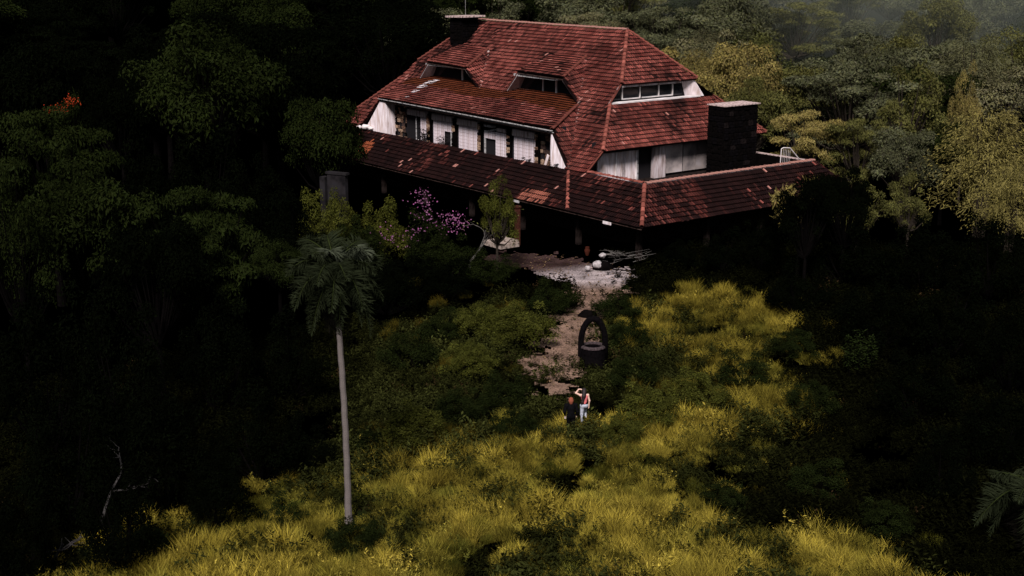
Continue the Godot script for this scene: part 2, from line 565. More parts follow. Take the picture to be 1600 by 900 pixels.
func forest() -> void:
	var r2 := RandomNumberGenerator.new()
	r2.seed = 4242
	var row := 0
	var d := 108.0
	while d < 235.0:
		row += 1
		var step := 7.6 + (d - 108.0) * 0.022
		var x := -0.40 * d
		var k := 0
		while x < 0.41 * d:
			var px := x + r2.randf_range(-2.2, 2.2)
			var pz := -d + r2.randf_range(-3.0, 3.0)
			x += step
			var hl := to_house(Vector3(px, 0, pz))
			if hl.x > -52.0 and hl.x < 6.0 and hl.z < 4.0 and hl.z > -28.0:
				continue
			k += 1
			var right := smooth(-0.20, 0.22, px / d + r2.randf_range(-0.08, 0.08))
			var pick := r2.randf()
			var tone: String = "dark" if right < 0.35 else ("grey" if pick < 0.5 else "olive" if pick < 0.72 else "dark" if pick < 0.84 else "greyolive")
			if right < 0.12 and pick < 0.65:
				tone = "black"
			var kind: String = ["domed", "domed", "open", "domed", "layered", "feathery"][r2.randi() % 6]
			if kind == "feathery" and right < 0.5:
				kind = "domed"
			var look: String = {"black": "nearly black", "dark": "dark green", "grey": "dull grey green", "olive": "olive green", "greyolive": "pale grey olive"}[tone] + " " + {"domed": "domed", "open": "ragged", "layered": "tiered", "feathery": "feathery"}[kind]
			var h := r2.randf_range(8.0, 12.5)
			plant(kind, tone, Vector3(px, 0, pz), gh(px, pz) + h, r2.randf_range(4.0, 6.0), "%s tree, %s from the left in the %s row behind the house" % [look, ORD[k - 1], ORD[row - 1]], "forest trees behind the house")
		d += 8.5 + (d - 108.0) * 0.03

func frond(len_: float, rise: float, droop: float) -> ArrayMesh:
	var g := Geo.new()
	var pts := []
	for k in 13:
		var s := k / 12.0
		pts.append(Vector3(0, rise * s - droop * s * s, len_ * (s - 0.25 * s * s)))
	var rr := []
	for k in 13:
		rr.append(0.035 - 0.0026 * k)
	g.col = Color(0.8, 0.85, 0.5)
	g.tube(pts, rr, 4)
	for k in 190:
		var s := 0.1 + 0.9 * (k / 190.0)
		var i := mini(int(s * 12.0), 11)
		var p: Vector3 = pts[i].lerp(pts[i + 1], s * 12.0 - i)
		var side := 1.0 if k % 2 else -1.0
		var l := rng.randf_range(0.4, 0.72) * sin(PI * clampf(s * 0.85 + 0.12, 0, 1)) + 0.1
		var t := Vector3(side * 0.75, rng.randf_range(-1.3, 0.25), rng.randf_range(0.1, 0.8)).normalized()
		var f := rng.randf_range(0.6, 1.0)
		g.col = Color(f, f, f)
		g.leaf(p, Vector3(0, 1, 0.2).normalized(), t, l, 0.026)
	return g.mesh()

func palm(at: Vector3, h: float, lean: Vector3, label: String, n: int, size: float) -> void:
	rng.seed = 5150 + n
	var o := thing("palm_tree", label, "palm")
	o.position = Vector3(at.x, gh(at.x, at.z), at.z)
	var g := Geo.new()
	var pts := []
	var rr := []
	for k in 41:
		var s := k / 40.0
		pts.append(Vector3(lean.x * s + 0.05 * sin(s * 4.0), h * s, lean.z * s) + Vector3(0.006 * sin(k * 1.3), 0, 0))
		rr.append((0.108 - 0.022 * s + 0.05 * exp(-k * 0.5)) * (1.0 + (0.07 if k % 2 else 0.0)))
	g.tube(pts, rr, 10)
	obj("trunk", g.mesh(), M.palm_trunk, o)
	var top: Vector3 = pts[40]
	var sh := Geo.new()
	sh.tube([top - Vector3(0, 0.35, 0), top + Vector3(0, 0.1, 0), top + Vector3(0, 0.75, 0)], [0.11, 0.14, 0.05], 8)
	obj("crownshaft", sh.mesh(), M.leafdark, o)
	var shapes := [frond(2.5, 1.2, 1.5), frond(2.4, 0.8, 2.1), frond(2.0, 0.3, 2.7), frond(1.9, 1.5, 0.9)]
	var old := frond(0.75, -0.1, 2.5)
	for k in n * 4 / 3:                                  # dead fronds hang against the trunk
		var f := obj("dead_frond", old, M.dead_frond, o)
		f.position = top + Vector3(0, 0.25, 0)
		f.rotation = Vector3(rng.randf_range(-0.1, 0.15), k * 2.399 + 0.7, 0)
		f.scale = Vector3(1.3, 1.0, 0.55) * size * rng.randf_range(0.8, 1.05)
	for k in n:
		var tier := k * 4 / n
		var f := obj("frond", shapes[[3, 0, 1, 2][tier]], M.frond_pale if tier < 2 and k % 3 == 0 else M.frond, o)
		f.position = top + Vector3(0, 0.55 - 0.12 * tier, 0)
		f.rotation = Vector3(0, k * 2.399, rng.randf_range(-0.35, 0.35))
		f.rotation.x = rng.randf_range(-0.2, 0.2)
		f.scale = Vector3.ONE * size * rng.randf_range(0.85, 1.1)

func bare_tree(at: Vector3, h: float, label: String, mat: Material, seed_: int, leaves := 0) -> void:
	rng.seed = seed_
	var o := thing("bare_tree" if leaves == 0 else "young_tree", label, "tree", at)
	var g := Geo.new()
	var lf := Geo.new()
	var todo := [[Vector3(0, -0.2, 0), Vector3(rng.randf_range(-0.3, 0.3), 1, rng.randf_range(-0.2, 0.2)).normalized(), h * 0.38, 0.055 + h * 0.005, 0]]
	while todo.size():
		var e: Array = todo.pop_back()
		var p: Vector3 = e[0]
		var d: Vector3 = e[1]
		var pts := [p]
		var rr := [e[3]]
		for k in 4:
			d = (d + Vector3(rng.randfn(), rng.randfn() + 0.1, rng.randfn()) * 0.22).normalized()
			p += d * e[2] / 4.0
			pts.append(p)
			rr.append(e[3] * (1.0 - 0.13 * (k + 1)))
		g.tube(pts, rr, 5)
		if e[4] < 3:
			for k in 2 + int(rng.randf() * 1.6):
				var q: Vector3 = pts[rng.randi_range(2, 4)]
				todo.append([q, (d + Vector3(rng.randfn(), rng.randf_range(-0.2, 0.6), rng.randfn()) * 0.75).normalized(), e[2] * rng.randf_range(0.5, 0.8), e[3] * 0.55, e[4] + 1])
		elif leaves:
			for k in leaves:
				var an := rng.randf() * TAU
				lf.col = Color.WHITE * rng.randf_range(0.6, 1.0)
				lf.leaf(p + Vector3(rng.randfn(), rng.randfn() * 0.5, rng.randfn()) * 0.22, Vector3.UP, Vector3(cos(an), rng.randf_range(-0.5, 0.2), sin(an)).normalized(), 0.2, 0.09)
	obj("trunk", g.mesh(), mat, o)
	if leaves:
		obj("crown", lf.mesh(), M.olive, o)

func blossoms(o: Node3D, mat: Material, spots: Array, size: float, n: int) -> void:
	var g := Geo.new()
	for s in spots:
		for k in n:
			var p: Vector3 = s + Vector3(rng.randfn(), rng.randfn() * 0.7, rng.randfn()) * 0.42 * size
			var f := rng.randf_range(0.45, 1.0)
			g.col = Color(f, f * rng.randf_range(0.6, 1.0), f)
			g.leaf(p, Vector3(rng.randfn(), rng.randfn(), rng.randfn()).normalized(), Vector3(rng.randfn(), rng.randfn(), rng.randfn()).normalized(), 0.16 * size, 0.13 * size)
	var b := obj("blossoms", g.mesh(), mat, o)
	b.set_meta("kind", "stuff")
	b.scale = Vector3.ONE / o.scale

# ---------------------------------------------------------------- the house (its own axes: x along the front, y up, -z into the depth)
const HOUSE_AT := Vector3(7.88, 0, -79.45)
const HOUSE_TURN := -0.92153
var house: Node3D
var tile_mesh: ArrayMesh
var ridge_mesh: ArrayMesh
var cuts: Array[PackedVector2Array] = []

func to_house(p: Vector3) -> Vector3:
	return (p - HOUSE_AT).rotated(Vector3.UP, -HOUSE_TURN)

func H(x: float, h: float, d: float) -> Vector3:
	return Vector3(x, h, -d)

func fr(x: float, d: float) -> Vector3:            # a point of the front roof plane
	return H(x, 2.6 + TT * d, d)

func make_tile() -> void:
	var g := Geo.new()
	var lo := []
	var hi := []
	for k in 7:                                      # a pan and a barrel, seen from below: flat then arched
		var prof: Vector2 = [Vector2(-0.105, 0.012), Vector2(-0.03, 0.0), Vector2(0.0, 0.012), Vector2(0.018, 0.045), Vector2(0.052, 0.06), Vector2(0.086, 0.045), Vector2(0.105, 0.01)][k]
		lo.append(Vector3(prof.x, prof.y + 0.105, 0.2))
		hi.append(Vector3(prof.x * 0.97, prof.y * 0.85, -0.2))
	for k in 6:                                      # grime plus painted relief shading: pans coloured darker, barrels lighter
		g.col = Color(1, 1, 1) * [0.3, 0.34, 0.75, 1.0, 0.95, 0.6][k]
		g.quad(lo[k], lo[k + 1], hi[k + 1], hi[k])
		g.col = Color(0.04, 0.03, 0.03)  # near-black butt ends: course shadow line painted in, with joint grime
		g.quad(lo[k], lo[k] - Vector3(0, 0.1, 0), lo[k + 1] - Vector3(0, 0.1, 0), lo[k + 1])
	tile_mesh = g.mesh()
	var r := Geo.new()
	for k in 6:
		var a := PI * k / 6.0
		var b := PI * (k + 1) / 6.0
		var p := Vector3(cos(a), sin(a) * 0.8, 0)
		var q := Vector3(cos(b), sin(b) * 0.8, 0)
		r.quad(p * 0.14 + Vector3(0, 0.04, 0.23), q * 0.14 + Vector3(0, 0.04, 0.23), q * 0.115 + Vector3(0, 0, -0.23), p * 0.115 + Vector3(0, 0, -0.23))
		r.quad(p * 0.14 + Vector3(0, 0.04, 0.23), p * 0.09 + Vector3(0, 0.03, 0.23), q * 0.09 + Vector3(0, 0.03, 0.23), q * 0.14 + Vector3(0, 0.04, 0.23))
	ridge_mesh = r.mesh()

func tiled(called: String, poly: Array, u: Vector3, dirt: float, holes := false) -> MeshInstance3D:
	var a := poly[0] as Vector3
	var n := Vector3.ZERO
	for k in range(1, poly.size() - 1):
		n += (poly[k] - a).cross(poly[k + 1] - a)
	n = n.normalized()
	if n.y < 0:
		n = -n
	u = (u - n * u.dot(n)).normalized()
	var up := n.cross(u)
	if up.y < 0:
		up = -up
	var flat := PackedVector2Array()
	for p in poly:
		flat.append(Vector2((p - a).dot(u), (p - a).dot(up)))
	var pieces: Array[PackedVector2Array] = [flat]
	var holes2: Array[PackedVector2Array] = []
	if holes:
		for c in cuts:
			var h := PackedVector2Array()
			for q in c:
				var w := fr(q.x, q.y) - a
				h.append(Vector2(w.dot(u), w.dot(up)))
			holes2.append(h)
			var next: Array[PackedVector2Array] = []
			for pc in pieces:
				next.append_array(Geometry2D.clip_polygons(pc, h))
			pieces = next
	var g := Geo.new()
	for pc in pieces:
		var ix := Geometry2D.triangulate_polygon(pc)
		for k in range(0, ix.size(), 3):
			var t := []
			for j in 3:
				var q := pc[ix[k + j]]
				t.append(a + u * q.x + up * q.y - n * 0.015)
			g.tri(t[0], t[1], t[2])
			g.tri(t[0] - n * 0.12, t[2] - n * 0.12, t[1] - n * 0.12)
		for k in pc.size():
			var q0 := a + u * pc[k].x + up * pc[k].y - n * 0.015
			var q1 := a + u * pc[(k + 1) % pc.size()].x + up * pc[(k + 1) % pc.size()].y - n * 0.015
			g.quad(q0, q1, q1 - n * 0.12, q0 - n * 0.12)
	var deck := obj(called, g.mesh(), M.deck, house)
	var lo := Vector2(1e9, 1e9)
	var hi := Vector2(-1e9, -1e9)
	for q in flat:
		lo = lo.min(q)
		hi = hi.max(q)
	var where := []
	var cols := []
	var y := lo.y + 0.13
	var row := 0
	while y < hi.y - 0.02:
		var wob := 0.02 * sin(row * 1.7)
		var x := lo.x + 0.05
		while x < hi.x:
			var q := Vector2(x, y)
			x += 0.215
			if not Geometry2D.is_point_in_polygon(q, flat):
				continue
			var gone := false
			for h in holes2:
				gone = gone or Geometry2D.is_point_in_polygon(q, h)
			if gone:
				continue
			var p := a + u * q.x + up * (q.y + wob * noise.get_noise_2d(q.x * 12.0, row) + rng.randf_range(-0.006, 0.012))
			p += n * 0.05 * noise.get_noise_2d(q.x * 14.0, q.y * 14.0 + 300.0)           # the rows sag and heave a little
			if rng.randf() < 0.012:
				p -= up * rng.randf_range(0.04, 0.12)                                     # a slipped tile
			var nz := 0.45 * noise.get_noise_3d(p.x * 20.0, p.y * 20.0, p.z * 20.0) + 0.3 * noise.get_noise_3d(p.x * 7.0, p.y * 7.0, p.z * 7.0) + 0.16 * noise.get_noise_2d(q.x * 190.0 + 900.0, q.y * 40.0)
			var fine := noise.get_noise_3d(p.x * 55.0, p.y * 55.0, p.z * 55.0)
			var f := rng.randf_range(0.55, 1.25)
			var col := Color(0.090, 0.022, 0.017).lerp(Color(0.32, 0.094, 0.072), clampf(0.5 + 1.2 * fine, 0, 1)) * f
			var lighter := 0.55 * smooth(-11.0, -2.0, p.x) if called == "skirt_front" else 0.5 * smooth(8.0, 0.5, -p.z) if called == "skirt_side" else 0.0  # skirt tiles turn lighter towards the front corner
			var grime := clampf(dirt - lighter + nz * (0.8 if dirt < 0.2 else 1.3) + fine * 0.7 + rng.randf_range(-0.3, 0.3), 0.0, 1.0)
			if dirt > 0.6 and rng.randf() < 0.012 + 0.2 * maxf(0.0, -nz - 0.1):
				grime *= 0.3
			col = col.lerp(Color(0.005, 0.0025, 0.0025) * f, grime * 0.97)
			if rng.randf() < 0.004:
				col = Color(0.33, 0.15, 0.12)
			if called == "balcony_roof":
				var rise: float = -p.z
				if rise > 4.9 + nz * 1.6:
					col = Color(0.085, 0.022, 0.009) * f
				var st := Vector3(p.x, 0, p.z)
				var along := (st - Vector3(-30.3, 0, -3.0)).dot(Vector3(-1.6, 0, -3.3).normalized())
				var off := absf((st - Vector3(-30.3, 0, -3.0)).cross(Vector3(-1.6, 0, -3.3).normalized()).y)
				if along > -0.8 and along < 3.6 and off < 0.14 + 0.12 * along + 0.35 * fine and rng.randf() < 0.5:
					col = Color(0.6, 0.55, 0.55) * f
			if called == "skirt_front":
				if p.distance_to(fr(-33.4, 0.7)) < 0.9:
					col = Color(0.30, 0.08, 0.035) * f
				elif p.x > -12.2 and p.x < -9.4 and p.z > -0.45 and rng.randf() < 0.8:
					col = Color(0.22, 0.075, 0.05) * f
			where.append(Transform3D(Basis(u, n, u.cross(n)).rotated(n, rng.randf_range(-0.025, 0.025)), p + n * 0.012))
			cols.append(col)
		y += 0.34
		row += 1
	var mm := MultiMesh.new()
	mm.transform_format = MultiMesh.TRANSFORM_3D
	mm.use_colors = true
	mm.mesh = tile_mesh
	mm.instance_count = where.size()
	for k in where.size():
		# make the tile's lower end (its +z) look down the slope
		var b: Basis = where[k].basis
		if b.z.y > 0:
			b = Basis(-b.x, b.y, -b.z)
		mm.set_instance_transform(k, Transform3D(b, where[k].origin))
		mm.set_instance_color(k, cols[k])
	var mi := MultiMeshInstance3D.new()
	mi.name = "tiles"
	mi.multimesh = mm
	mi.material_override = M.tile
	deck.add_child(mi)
	mi.set_meta("kind", "stuff")
	return deck

func caps(parent: Node, a: Vector3, b: Vector3, tone := -1) -> void:   # ridge tiles laid from a (low) to b (high)
	var n := maxi(1, roundi(a.distance_to(b) / 0.42))
	var t := (b - a).normalized()
	var side := t.cross(Vector3.UP).normalized()
	var bs := Basis(side, side.cross(t), -t)
	for k in n:
		var o := obj("ridge_tile", ridge_mesh, M.ridge[rng.randi() % 5 if tone < 0 else tone], parent)
		o.transform = Transform3D(bs.rotated(Vector3.UP, rng.randf_range(-0.03, 0.03)).scaled_local(Vector3.ONE * rng.randf_range(0.95, 1.06)), a.lerp(b, (k + 0.5) / n) + Vector3(0, 0.05 + rng.randf_range(-0.01, 0.01), 0))

func strip(called: String, a: Vector3, b: Vector3, w: float, mat: Material, parent: Node, lift := 0.05, up := Vector3.UP) -> MeshInstance3D:
	var t := (b - a).normalized()
	var side := t.cross(up).normalized()
	var g := Geo.new()
	g.box((a + b) / 2 + up * lift, Vector3(w, 0.05, a.distance_to(b)), Basis(side, side.cross(t), -t))
	return obj(called, g.mesh(), mat, parent)

func tilt(x: float) -> float:                      # the balcony floor and eave sag toward the right end
	return 0.16 - 0.30 * (x + 33.0) / 22.0

func slatted(called: String, x0: float, x1: float, h0: float, h1: float, d: float, parent: Node, n: int) -> MeshInstance3D:
	var o := part_box(called, H((x0 + x1) / 2, (h0 + h1) / 2, d), Vector3(x1 - x0, h1 - h0, 0.04), M.shutter, parent)
	for k in n:                                     # the slats of a roller shutter, each proud of the sheet behind
		var y := -(h1 - h0) / 2 + (k + 0.5) * (h1 - h0) / n
		part_box("slat", Vector3(0, y, 0.03), Vector3(x1 - x0 - 0.03, (h1 - h0) / n - 0.02, 0.03), M.shutter, o)
	return o

func stones(parent: Node, at: Vector3, u: Vector3, v: Vector3, w: float, h: float, size: float, mats: Array, chance := 1.0) -> void:
	var n := u.cross(v).normalized()
	var y := 0.0
	while y < h - 0.04:
		var rh := minf(size * rng.randf_range(0.6, 1.1), h - y)
		var x := 0.0
		while x < w - 0.04:
			var rw := minf(size * rng.randf_range(0.7, 1.6), w - x)
			if rng.randf() < chance:
				var g := Geo.new()
				var c := []
				for e in [[0.04, 0.06], [0.5, 0.0], [0.97, 0.05], [0.99, 0.6], [0.9, 0.97], [0.45, 1.0], [0.03, 0.9]]:
					c.append((u * (e[0] - 0.5) * rw + v * (e[1] - 0.5) * rh) * rng.randf_range(0.86, 0.99) + n * rng.randf_range(0.05, 0.085))
				g.prism(c, -n * 0.12)
				var o := obj("stone", g.mesh(), mats[rng.randi() % mats.size()], parent)
				o.position = at + u * (x + rw / 2) + v * (y + rh / 2)
			x += rw
		y += rh

func make_house() -> void:
	rng.seed = 31337
	house = thing("house", "large abandoned house with steep red tiled roofs and white shuttered balcony front", "house", HOUSE_AT, HOUSE_TURN)
	make_tile()
	var X := Vector3.RIGHT
	var D := Vector3(0, 0, -1)
	# openings in the front roof plane (x, depth): the balcony and the two dormers
	cuts = [PackedVector2Array([Vector2(-37.0, 1.95), Vector2(-9.6, 1.95), Vector2(-13.3, 6.1), Vector2(-34.9, 6.1)]),
		PackedVector2Array([Vector2(-13.2, 5.95), Vector2(-16.25, 9.26), Vector2(-19.7, 9.29), Vector2(-22.1, 5.95)]),
		PackedVector2Array([Vector2(-24.9, 5.95), Vector2(-28.1, 9.2), Vector2(-31.75, 9.4), Vector2(-34.0, 5.95)])]
	# ground floor: walls set back under the skirt roof, floors, posts
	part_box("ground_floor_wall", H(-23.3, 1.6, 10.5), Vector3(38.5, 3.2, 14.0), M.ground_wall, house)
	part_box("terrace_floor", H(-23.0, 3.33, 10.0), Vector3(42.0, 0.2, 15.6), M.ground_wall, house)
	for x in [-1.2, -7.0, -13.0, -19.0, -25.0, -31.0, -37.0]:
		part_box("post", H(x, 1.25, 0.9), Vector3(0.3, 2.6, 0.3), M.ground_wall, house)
	for d in [6.5, 11.5, 16.0]:
		part_box("post", H(-0.9, 1.25, d), Vector3(0.3, 2.6, 0.3), M.ground_wall, house)
	# skirt roofs
	var sk := tiled("skirt_front", [fr(-46.7, -0.2), fr(0.2, -0.2), fr(-2.05, 2.05), fr(-44.5, 2.05)], X, 1.35)
	var skr := tiled("skirt_side", [H(0.2, 2.41, -0.2), H(0.2, 2.41, 20.3), H(-2.05, 4.51, 18.05), H(-2.05, 4.51, 2.05)], D, 1.2)
	tiled("skirt_back", [H(0.2, 2.41, 20.3), H(-46.7, 2.41, 20.3), H(-44.5, 4.51, 18.05), H(-2.05, 4.51, 18.05)], X, 0.8)
	tiled("skirt_end", [H(-46.7, 2.41, 20.3), H(-46.7, 2.41, -0.2), H(-44.5, 4.51, 2.05), H(-44.5, 4.51, 18.05)], D, 0.8)
	strip("eave_board", fr(-46.7, -0.2) - Vector3(0, 0.17, 0), fr(0.2, -0.2) - Vector3(0, 0.17, 0), 0.05, M.soffit, house)
	part_box("broken_fascia", fr(-2.9, -0.27) - Vector3(0, 0.12, 0), Vector3(0.75, 0.17, 0.05), M.wall, house)
	part_box("broken_fascia", fr(-12.2, -0.27) - Vector3(0, 0.12, 0), Vector3(0.6, 0.15, 0.05), M.gutter, house)
	# parapets behind the skirt top
	part_box("parapet", H(-4.85, 3.95, 2.2), Vector3(5.4, 1.06, 0.2), M.wall_dim, house)
	part_box("parapet", H(-2.2, 3.95, 10.2), Vector3(0.2, 1.06, 15.6), M.wall_dim, house)
	part_box("parapet", H(-5.2, 3.95, 17.95), Vector3(5.8, 1.06, 0.2), M.stone_dark, house)
	part_box("coping", H(-5.2, 4.51, 17.95), Vector3(5.8, 0.06, 0.3), M.slab, house)
	caps(skr, H(-2.08, 4.52, 2.2), H(-2.08, 4.52, 18.0), 5)
	caps(sk, fr(-2.2, 2.08), fr(-7.5, 2.08))
	caps(sk, H(0.15, 2.45, -0.15), H(-2.0, 4.5, 2.0))
	caps(sk, fr(-6.9, -0.15), fr(-9.3, 1.9))
	caps(sk, H(-46.6, 2.45, -0.15), H(-44.5, 4.5, 2.0))
	# main roof
	var mf := tiled("front_roof", [fr(-9.6, 2.05), fr(-7.6, 2.05), fr(-7.65, 3.44), fr(-10.36, 6.32), fr(-10.7, 7.69), fr(-14.16, 11.25), fr(-32.5, 11.25), fr(-36.1, 7.69), fr(-36.5, 6.32), fr(-39.0, 3.44), fr(-39.0, 2.05), fr(-37.0, 2.05)], X, 0.42, true)
	var back := obj("back_roof", poly_mesh([H(-14.16, 13.09, 11.25), H(-32.5, 13.09, 11.25), H(-39.0, 5.8, 19.06), H(-7.65, 5.8, 19.06)]), M.brick_pillar, house)
	back.set_meta("label", "plain rear slope")
	var hip := tiled("hip_roof", [H(-14.16, 13.09, 11.25), H(-10.6, 9.72, 7.6), H(-10.6, 9.72, 14.9)], D, 0.3)
	var hipb := tiled("lower_hip_roof", [H(-10.3, 8.46, 6.35), H(-7.6, 5.82, 3.4), H(-7.6, 5.82, 19.1), H(-10.3, 8.46, 16.15)], D, 0.38)
	tiled("left_hip_roof", [H(-32.5, 13.09, 11.25), H(-39.0, 5.8, 3.44), H(-39.0, 5.8, 19.06)], D, 0.6)
	caps(mf, H(-14.16, 13.1, 11.25), H(-32.4, 13.1, 11.25), 5)
	caps(hip, H(-10.6, 9.75, 7.6), H(-14.1, 13.06, 11.2))
	caps(hip, H(-10.6, 9.75, 14.9), H(-14.1, 13.06, 11.3), 1)
	caps(hipb, H(-7.6, 5.85, 3.4), H(-10.3, 8.46, 6.33))
	caps(hipb, H(-7.6, 5.85, 19.1), H(-10.3, 8.46, 16.2), 3)
	caps(mf, fr(-39.0, 3.44), fr(-36.4, 6.3), 3)
	caps(mf, fr(-36.1, 7.69), fr(-32.6, 11.1), 3)
	strip("verge", fr(-7.62, 2.1), fr(-7.62, 3.4), 0.12, M.ridge[3], mf)
	strip("verge", fr(-10.3, 6.35), fr(-10.62, 7.6), 0.12, M.ridge[3], mf)
	var V0 := fr(-9.55, 2.05)
	var V1 := fr(-16.25, 9.26)
	strip("flashing", V0.lerp(V1, 0.30), V1, 0.19, M.flash, mf, 0.09)
	strip("flashing", V0, V0.lerp(V1, 0.27), 0.11, M.soffit, mf, 0.12)
	strip("flashing", fr(-24.99, 6.0), fr(-28.05, 9.14), 0.19, M.flash, mf, 0.09)
	# window band in the hip end
	var band := obj("hip_window_wall", Geo.new().mesh(), M.dark, house)
	var bw := Geo.new()
	bw.prism([H(-11.15, 8.3, 6.7), H(-11.15, 8.3, 15.0), H(-11.15, 9.75, 14.0), H(-11.15, 9.75, 7.7)], Vector3(-0.1, 0, 0))
	band.mesh = bw.mesh()
	for e in [[7.4, 8.05], [8.15, 9.75], [9.95, 11.55], [11.65, 12.9], [12.95, 13.9]]:
		var pane := part_box("pane", H(-11.12, 9.03, (e[0] + e[1]) / 2), Vector3(0.03, 0.8, e[1] - e[0]), M.glass, band)
		if e[0] > 8.0 and e[0] < 12.0:
			part_box("frame", Vector3(0.08, -0.37, 0), Vector3(0.08, 0.08, e[1] - e[0]), M.white, pane)
			part_box("frame", Vector3(0.08, 0, -(e[1] - e[0]) / 2), Vector3(0.08, 0.8, 0.07), M.white, pane)
	part_box("frame", H(-11.05, 9.03, 8.1), Vector3(0.08, 0.8, 0.06), M.white, band)
	part_box("lintel", H(-10.72, 9.58, 10.9), Vector3(0.1, 0.13, 6.2), M.wall_dim, band)
	var sl := part_box("sill", H(-10.5, 8.52, 10.75), Vector3(0.5, 0.09, 8.4), M.white, house)
	sl.set_meta("label", "long white sill board")
	var rev := Geo.new()
	rev.prism([H(-11.14, 8.5, 14.25), H(-10.35, 8.5, 15.2), H(-10.66, 9.65, 14.5), H(-11.14, 9.65, 13.8)], H(-0.05, 0, 0.25))
	obj("reveal", rev.mesh(), M.wall, house)
	rev = Geo.new()
	rev.prism([H(-11.14, 8.5, 6.9), H(-10.4, 8.5, 6.5), H(-10.66, 9.65, 7.7), H(-11.14, 9.65, 7.9)], H(-0.05, 0, -0.2))
	obj("reveal", rev.mesh(), M.wall_dim, house)
	# upper storey, side wall under the lower hip roof
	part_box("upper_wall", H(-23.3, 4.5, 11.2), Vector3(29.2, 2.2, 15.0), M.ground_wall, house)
	var sw := obj("side_wall", poly_mesh([H(-8.66, 3.4, 3.35), H(-8.66, 3.4, 18.0), H(-8.66, 6.3, 18.0), H(-8.66, 6.3, 3.35)]), M.dark, house)
	part_box("wall_panel", H(-8.5, 4.45, 4.95), Vector3(0.1, 2.1, 2.5), M.wall, sw)
	part_box("mullion", H(-8.42, 4.45, 5.3), Vector3(0.1, 2.1, 0.1), M.white, sw)
	part_box("wall_panel", H(-8.5, 4.45, 6.5), Vector3(0.1, 2.1, 1.2), M.wall, sw)
	part_box("door_frame", H(-8.42, 4.45, 7.15), Vector3(0.12, 2.1, 0.08), M.white, sw)
	part_box("door_frame", H(-8.5, 4.45, 7.38), Vector3(0.06, 2.1, 0.05), M.gutter, sw)
	part_box("pilaster", H(-8.35, 4.5, 9.15), Vector3(0.35, 2.3, 1.05), M.wall_dim, sw)
	for e in [[9.8, 11.6, 0.42], [11.7, 12.9, 0.3], [12.95, 14.2, 0.26]]:
		part_box("wall_panel", H(-8.55, 4.6, (e[0] + e[1]) / 2), Vector3(0.08, 2.0, e[1] - e[0]), worn(e[2], e[2] * 0.9, e[2] * 0.9, 70 + int(e[0]), 0.1, 0.6), sw)
	part_box("wall_panel", H(-8.5, 4.5, 15.0), Vector3(0.1, 2.2, 1.4), M.wall_dim, sw)
	obj("gable_infill", poly_mesh([H(-9.4, 3.4, 3.2), H(-8.66, 3.4, 3.35), H(-8.66, 5.9, 3.4), H(-9.4, 5.6, 3.2)]), M.dark, house)
	# balcony: its roof, cheeks, wings, wall with five shuttered bays
	var eL := H(-33.3, 7.28, 2.0)
	var eR := H(-11.2, 7.0, 2.0)
	var br := tiled("balcony_roof", [eL, eR, H(-13.25, 8.2, 5.9), H(-15.0, 8.57, 7.1), H(-34.3, 8.6, 7.1), H(-34.5, 8.24, 5.7)], X, 0.36)
	caps(br, eR, H(-13.1, 8.2, 5.8), 3)
	strip("verge", eL, H(-34.5, 8.22, 5.7), 0.12, M.ridge[3], br)
	strip("gutter", eL + Vector3(0, -0.12, 0.03), eR + Vector3(0, -0.12, 0.03), 0.16, M.gutter, house)
	strip("fascia", eL + Vector3(0, -0.3, -0.1), eR + Vector3(0, -0.3, -0.1), 0.08, M.gutter, house, 0.1)
	strip("soffit", eL + Vector3(0, -0.28, -0.5), eR + Vector3(0, -0.28, -0.5), 0.9, M.soffit, house, 0.0)
	var ck := tiled("balcony_cheek", [H(-11.3, 6.95, 2.1), fr(-9.6, 2.1), fr(-13.3, 6.05)], H(-0.25, -0.03, 1.0), 0.5)
	tiled("left_balcony_cheek", [H(-33.2, 7.2, 2.1), fr(-36.4, 2.1), fr(-34.6, 5.9)], H(0.25, -0.03, 1.0), 0.7)
	var wing := Geo.new()
	wing.prism([H(-33.15, 7.08, 2.08), H(-35.6, 4.55, 2.08), H(-32.5, 4.2, 2.08), H(-32.5, 7.06, 2.08)], H(0, 0, 0.2))
	obj("wing_wall", wing.mesh(), M.wing, house)
	wing = Geo.new()
	wing.prism([H(-11.42, 6.86, 2.08), H(-11.42, 4.0, 2.08), H(-9.66, 4.45, 2.08), H(-11.35, 6.86, 2.08)], H(0, 0, 0.12))
	obj("wing_wall", wing.mesh(), M.wing, house)
	part_box("wing_return", H(-32.62, 5.6, 2.7), Vector3(0.2, 2.85, 0.8), M.wall, house)
	part_box("wing_return", H(-11.6, 5.4, 2.7), Vector3(0.2, 2.7, 0.9), M.wall_dim, house)
	var bwall := part_box("balcony_wall", H(-22.1, 5.3, 3.25), Vector3(21.4, 3.6, 0.3), M.dark, house)
	var o0 := bwall.position
	stones(bwall, H(-32.6, 3.7, 3.08) - o0, X, Vector3.UP, 1.7, 3.0, 0.34, [M.stone, M.stone_dark, M.stone_pale, M.soffit], 0.85)
	stones(bwall, H(-13.75, 3.6, 3.08) - o0, X, Vector3.UP, 1.9, 3.0, 0.42, [M.stone, M.stone, M.stone_pale, M.soffit], 0.85)
	for x in [-27.45, -24.05, -20.75, -17.2, -13.95]:
		part_box("pilaster", H(x, 5.0, 2.98) - o0, Vector3(0.3, 2.9, 0.26), M.stone_dark, bwall)
		stones(bwall, H(x - 0.15, 3.7, 2.8) - o0, X, Vector3.UP, 0.3, 2.65, 0.27, [M.stone, M.stone_pale, M.stone_dark], 0.75)
	var bays := [[-30.4, -27.8], [-26.95, -24.25], [-23.55, -20.95], [-20.3, -17.45], [-16.7, -14.15]]
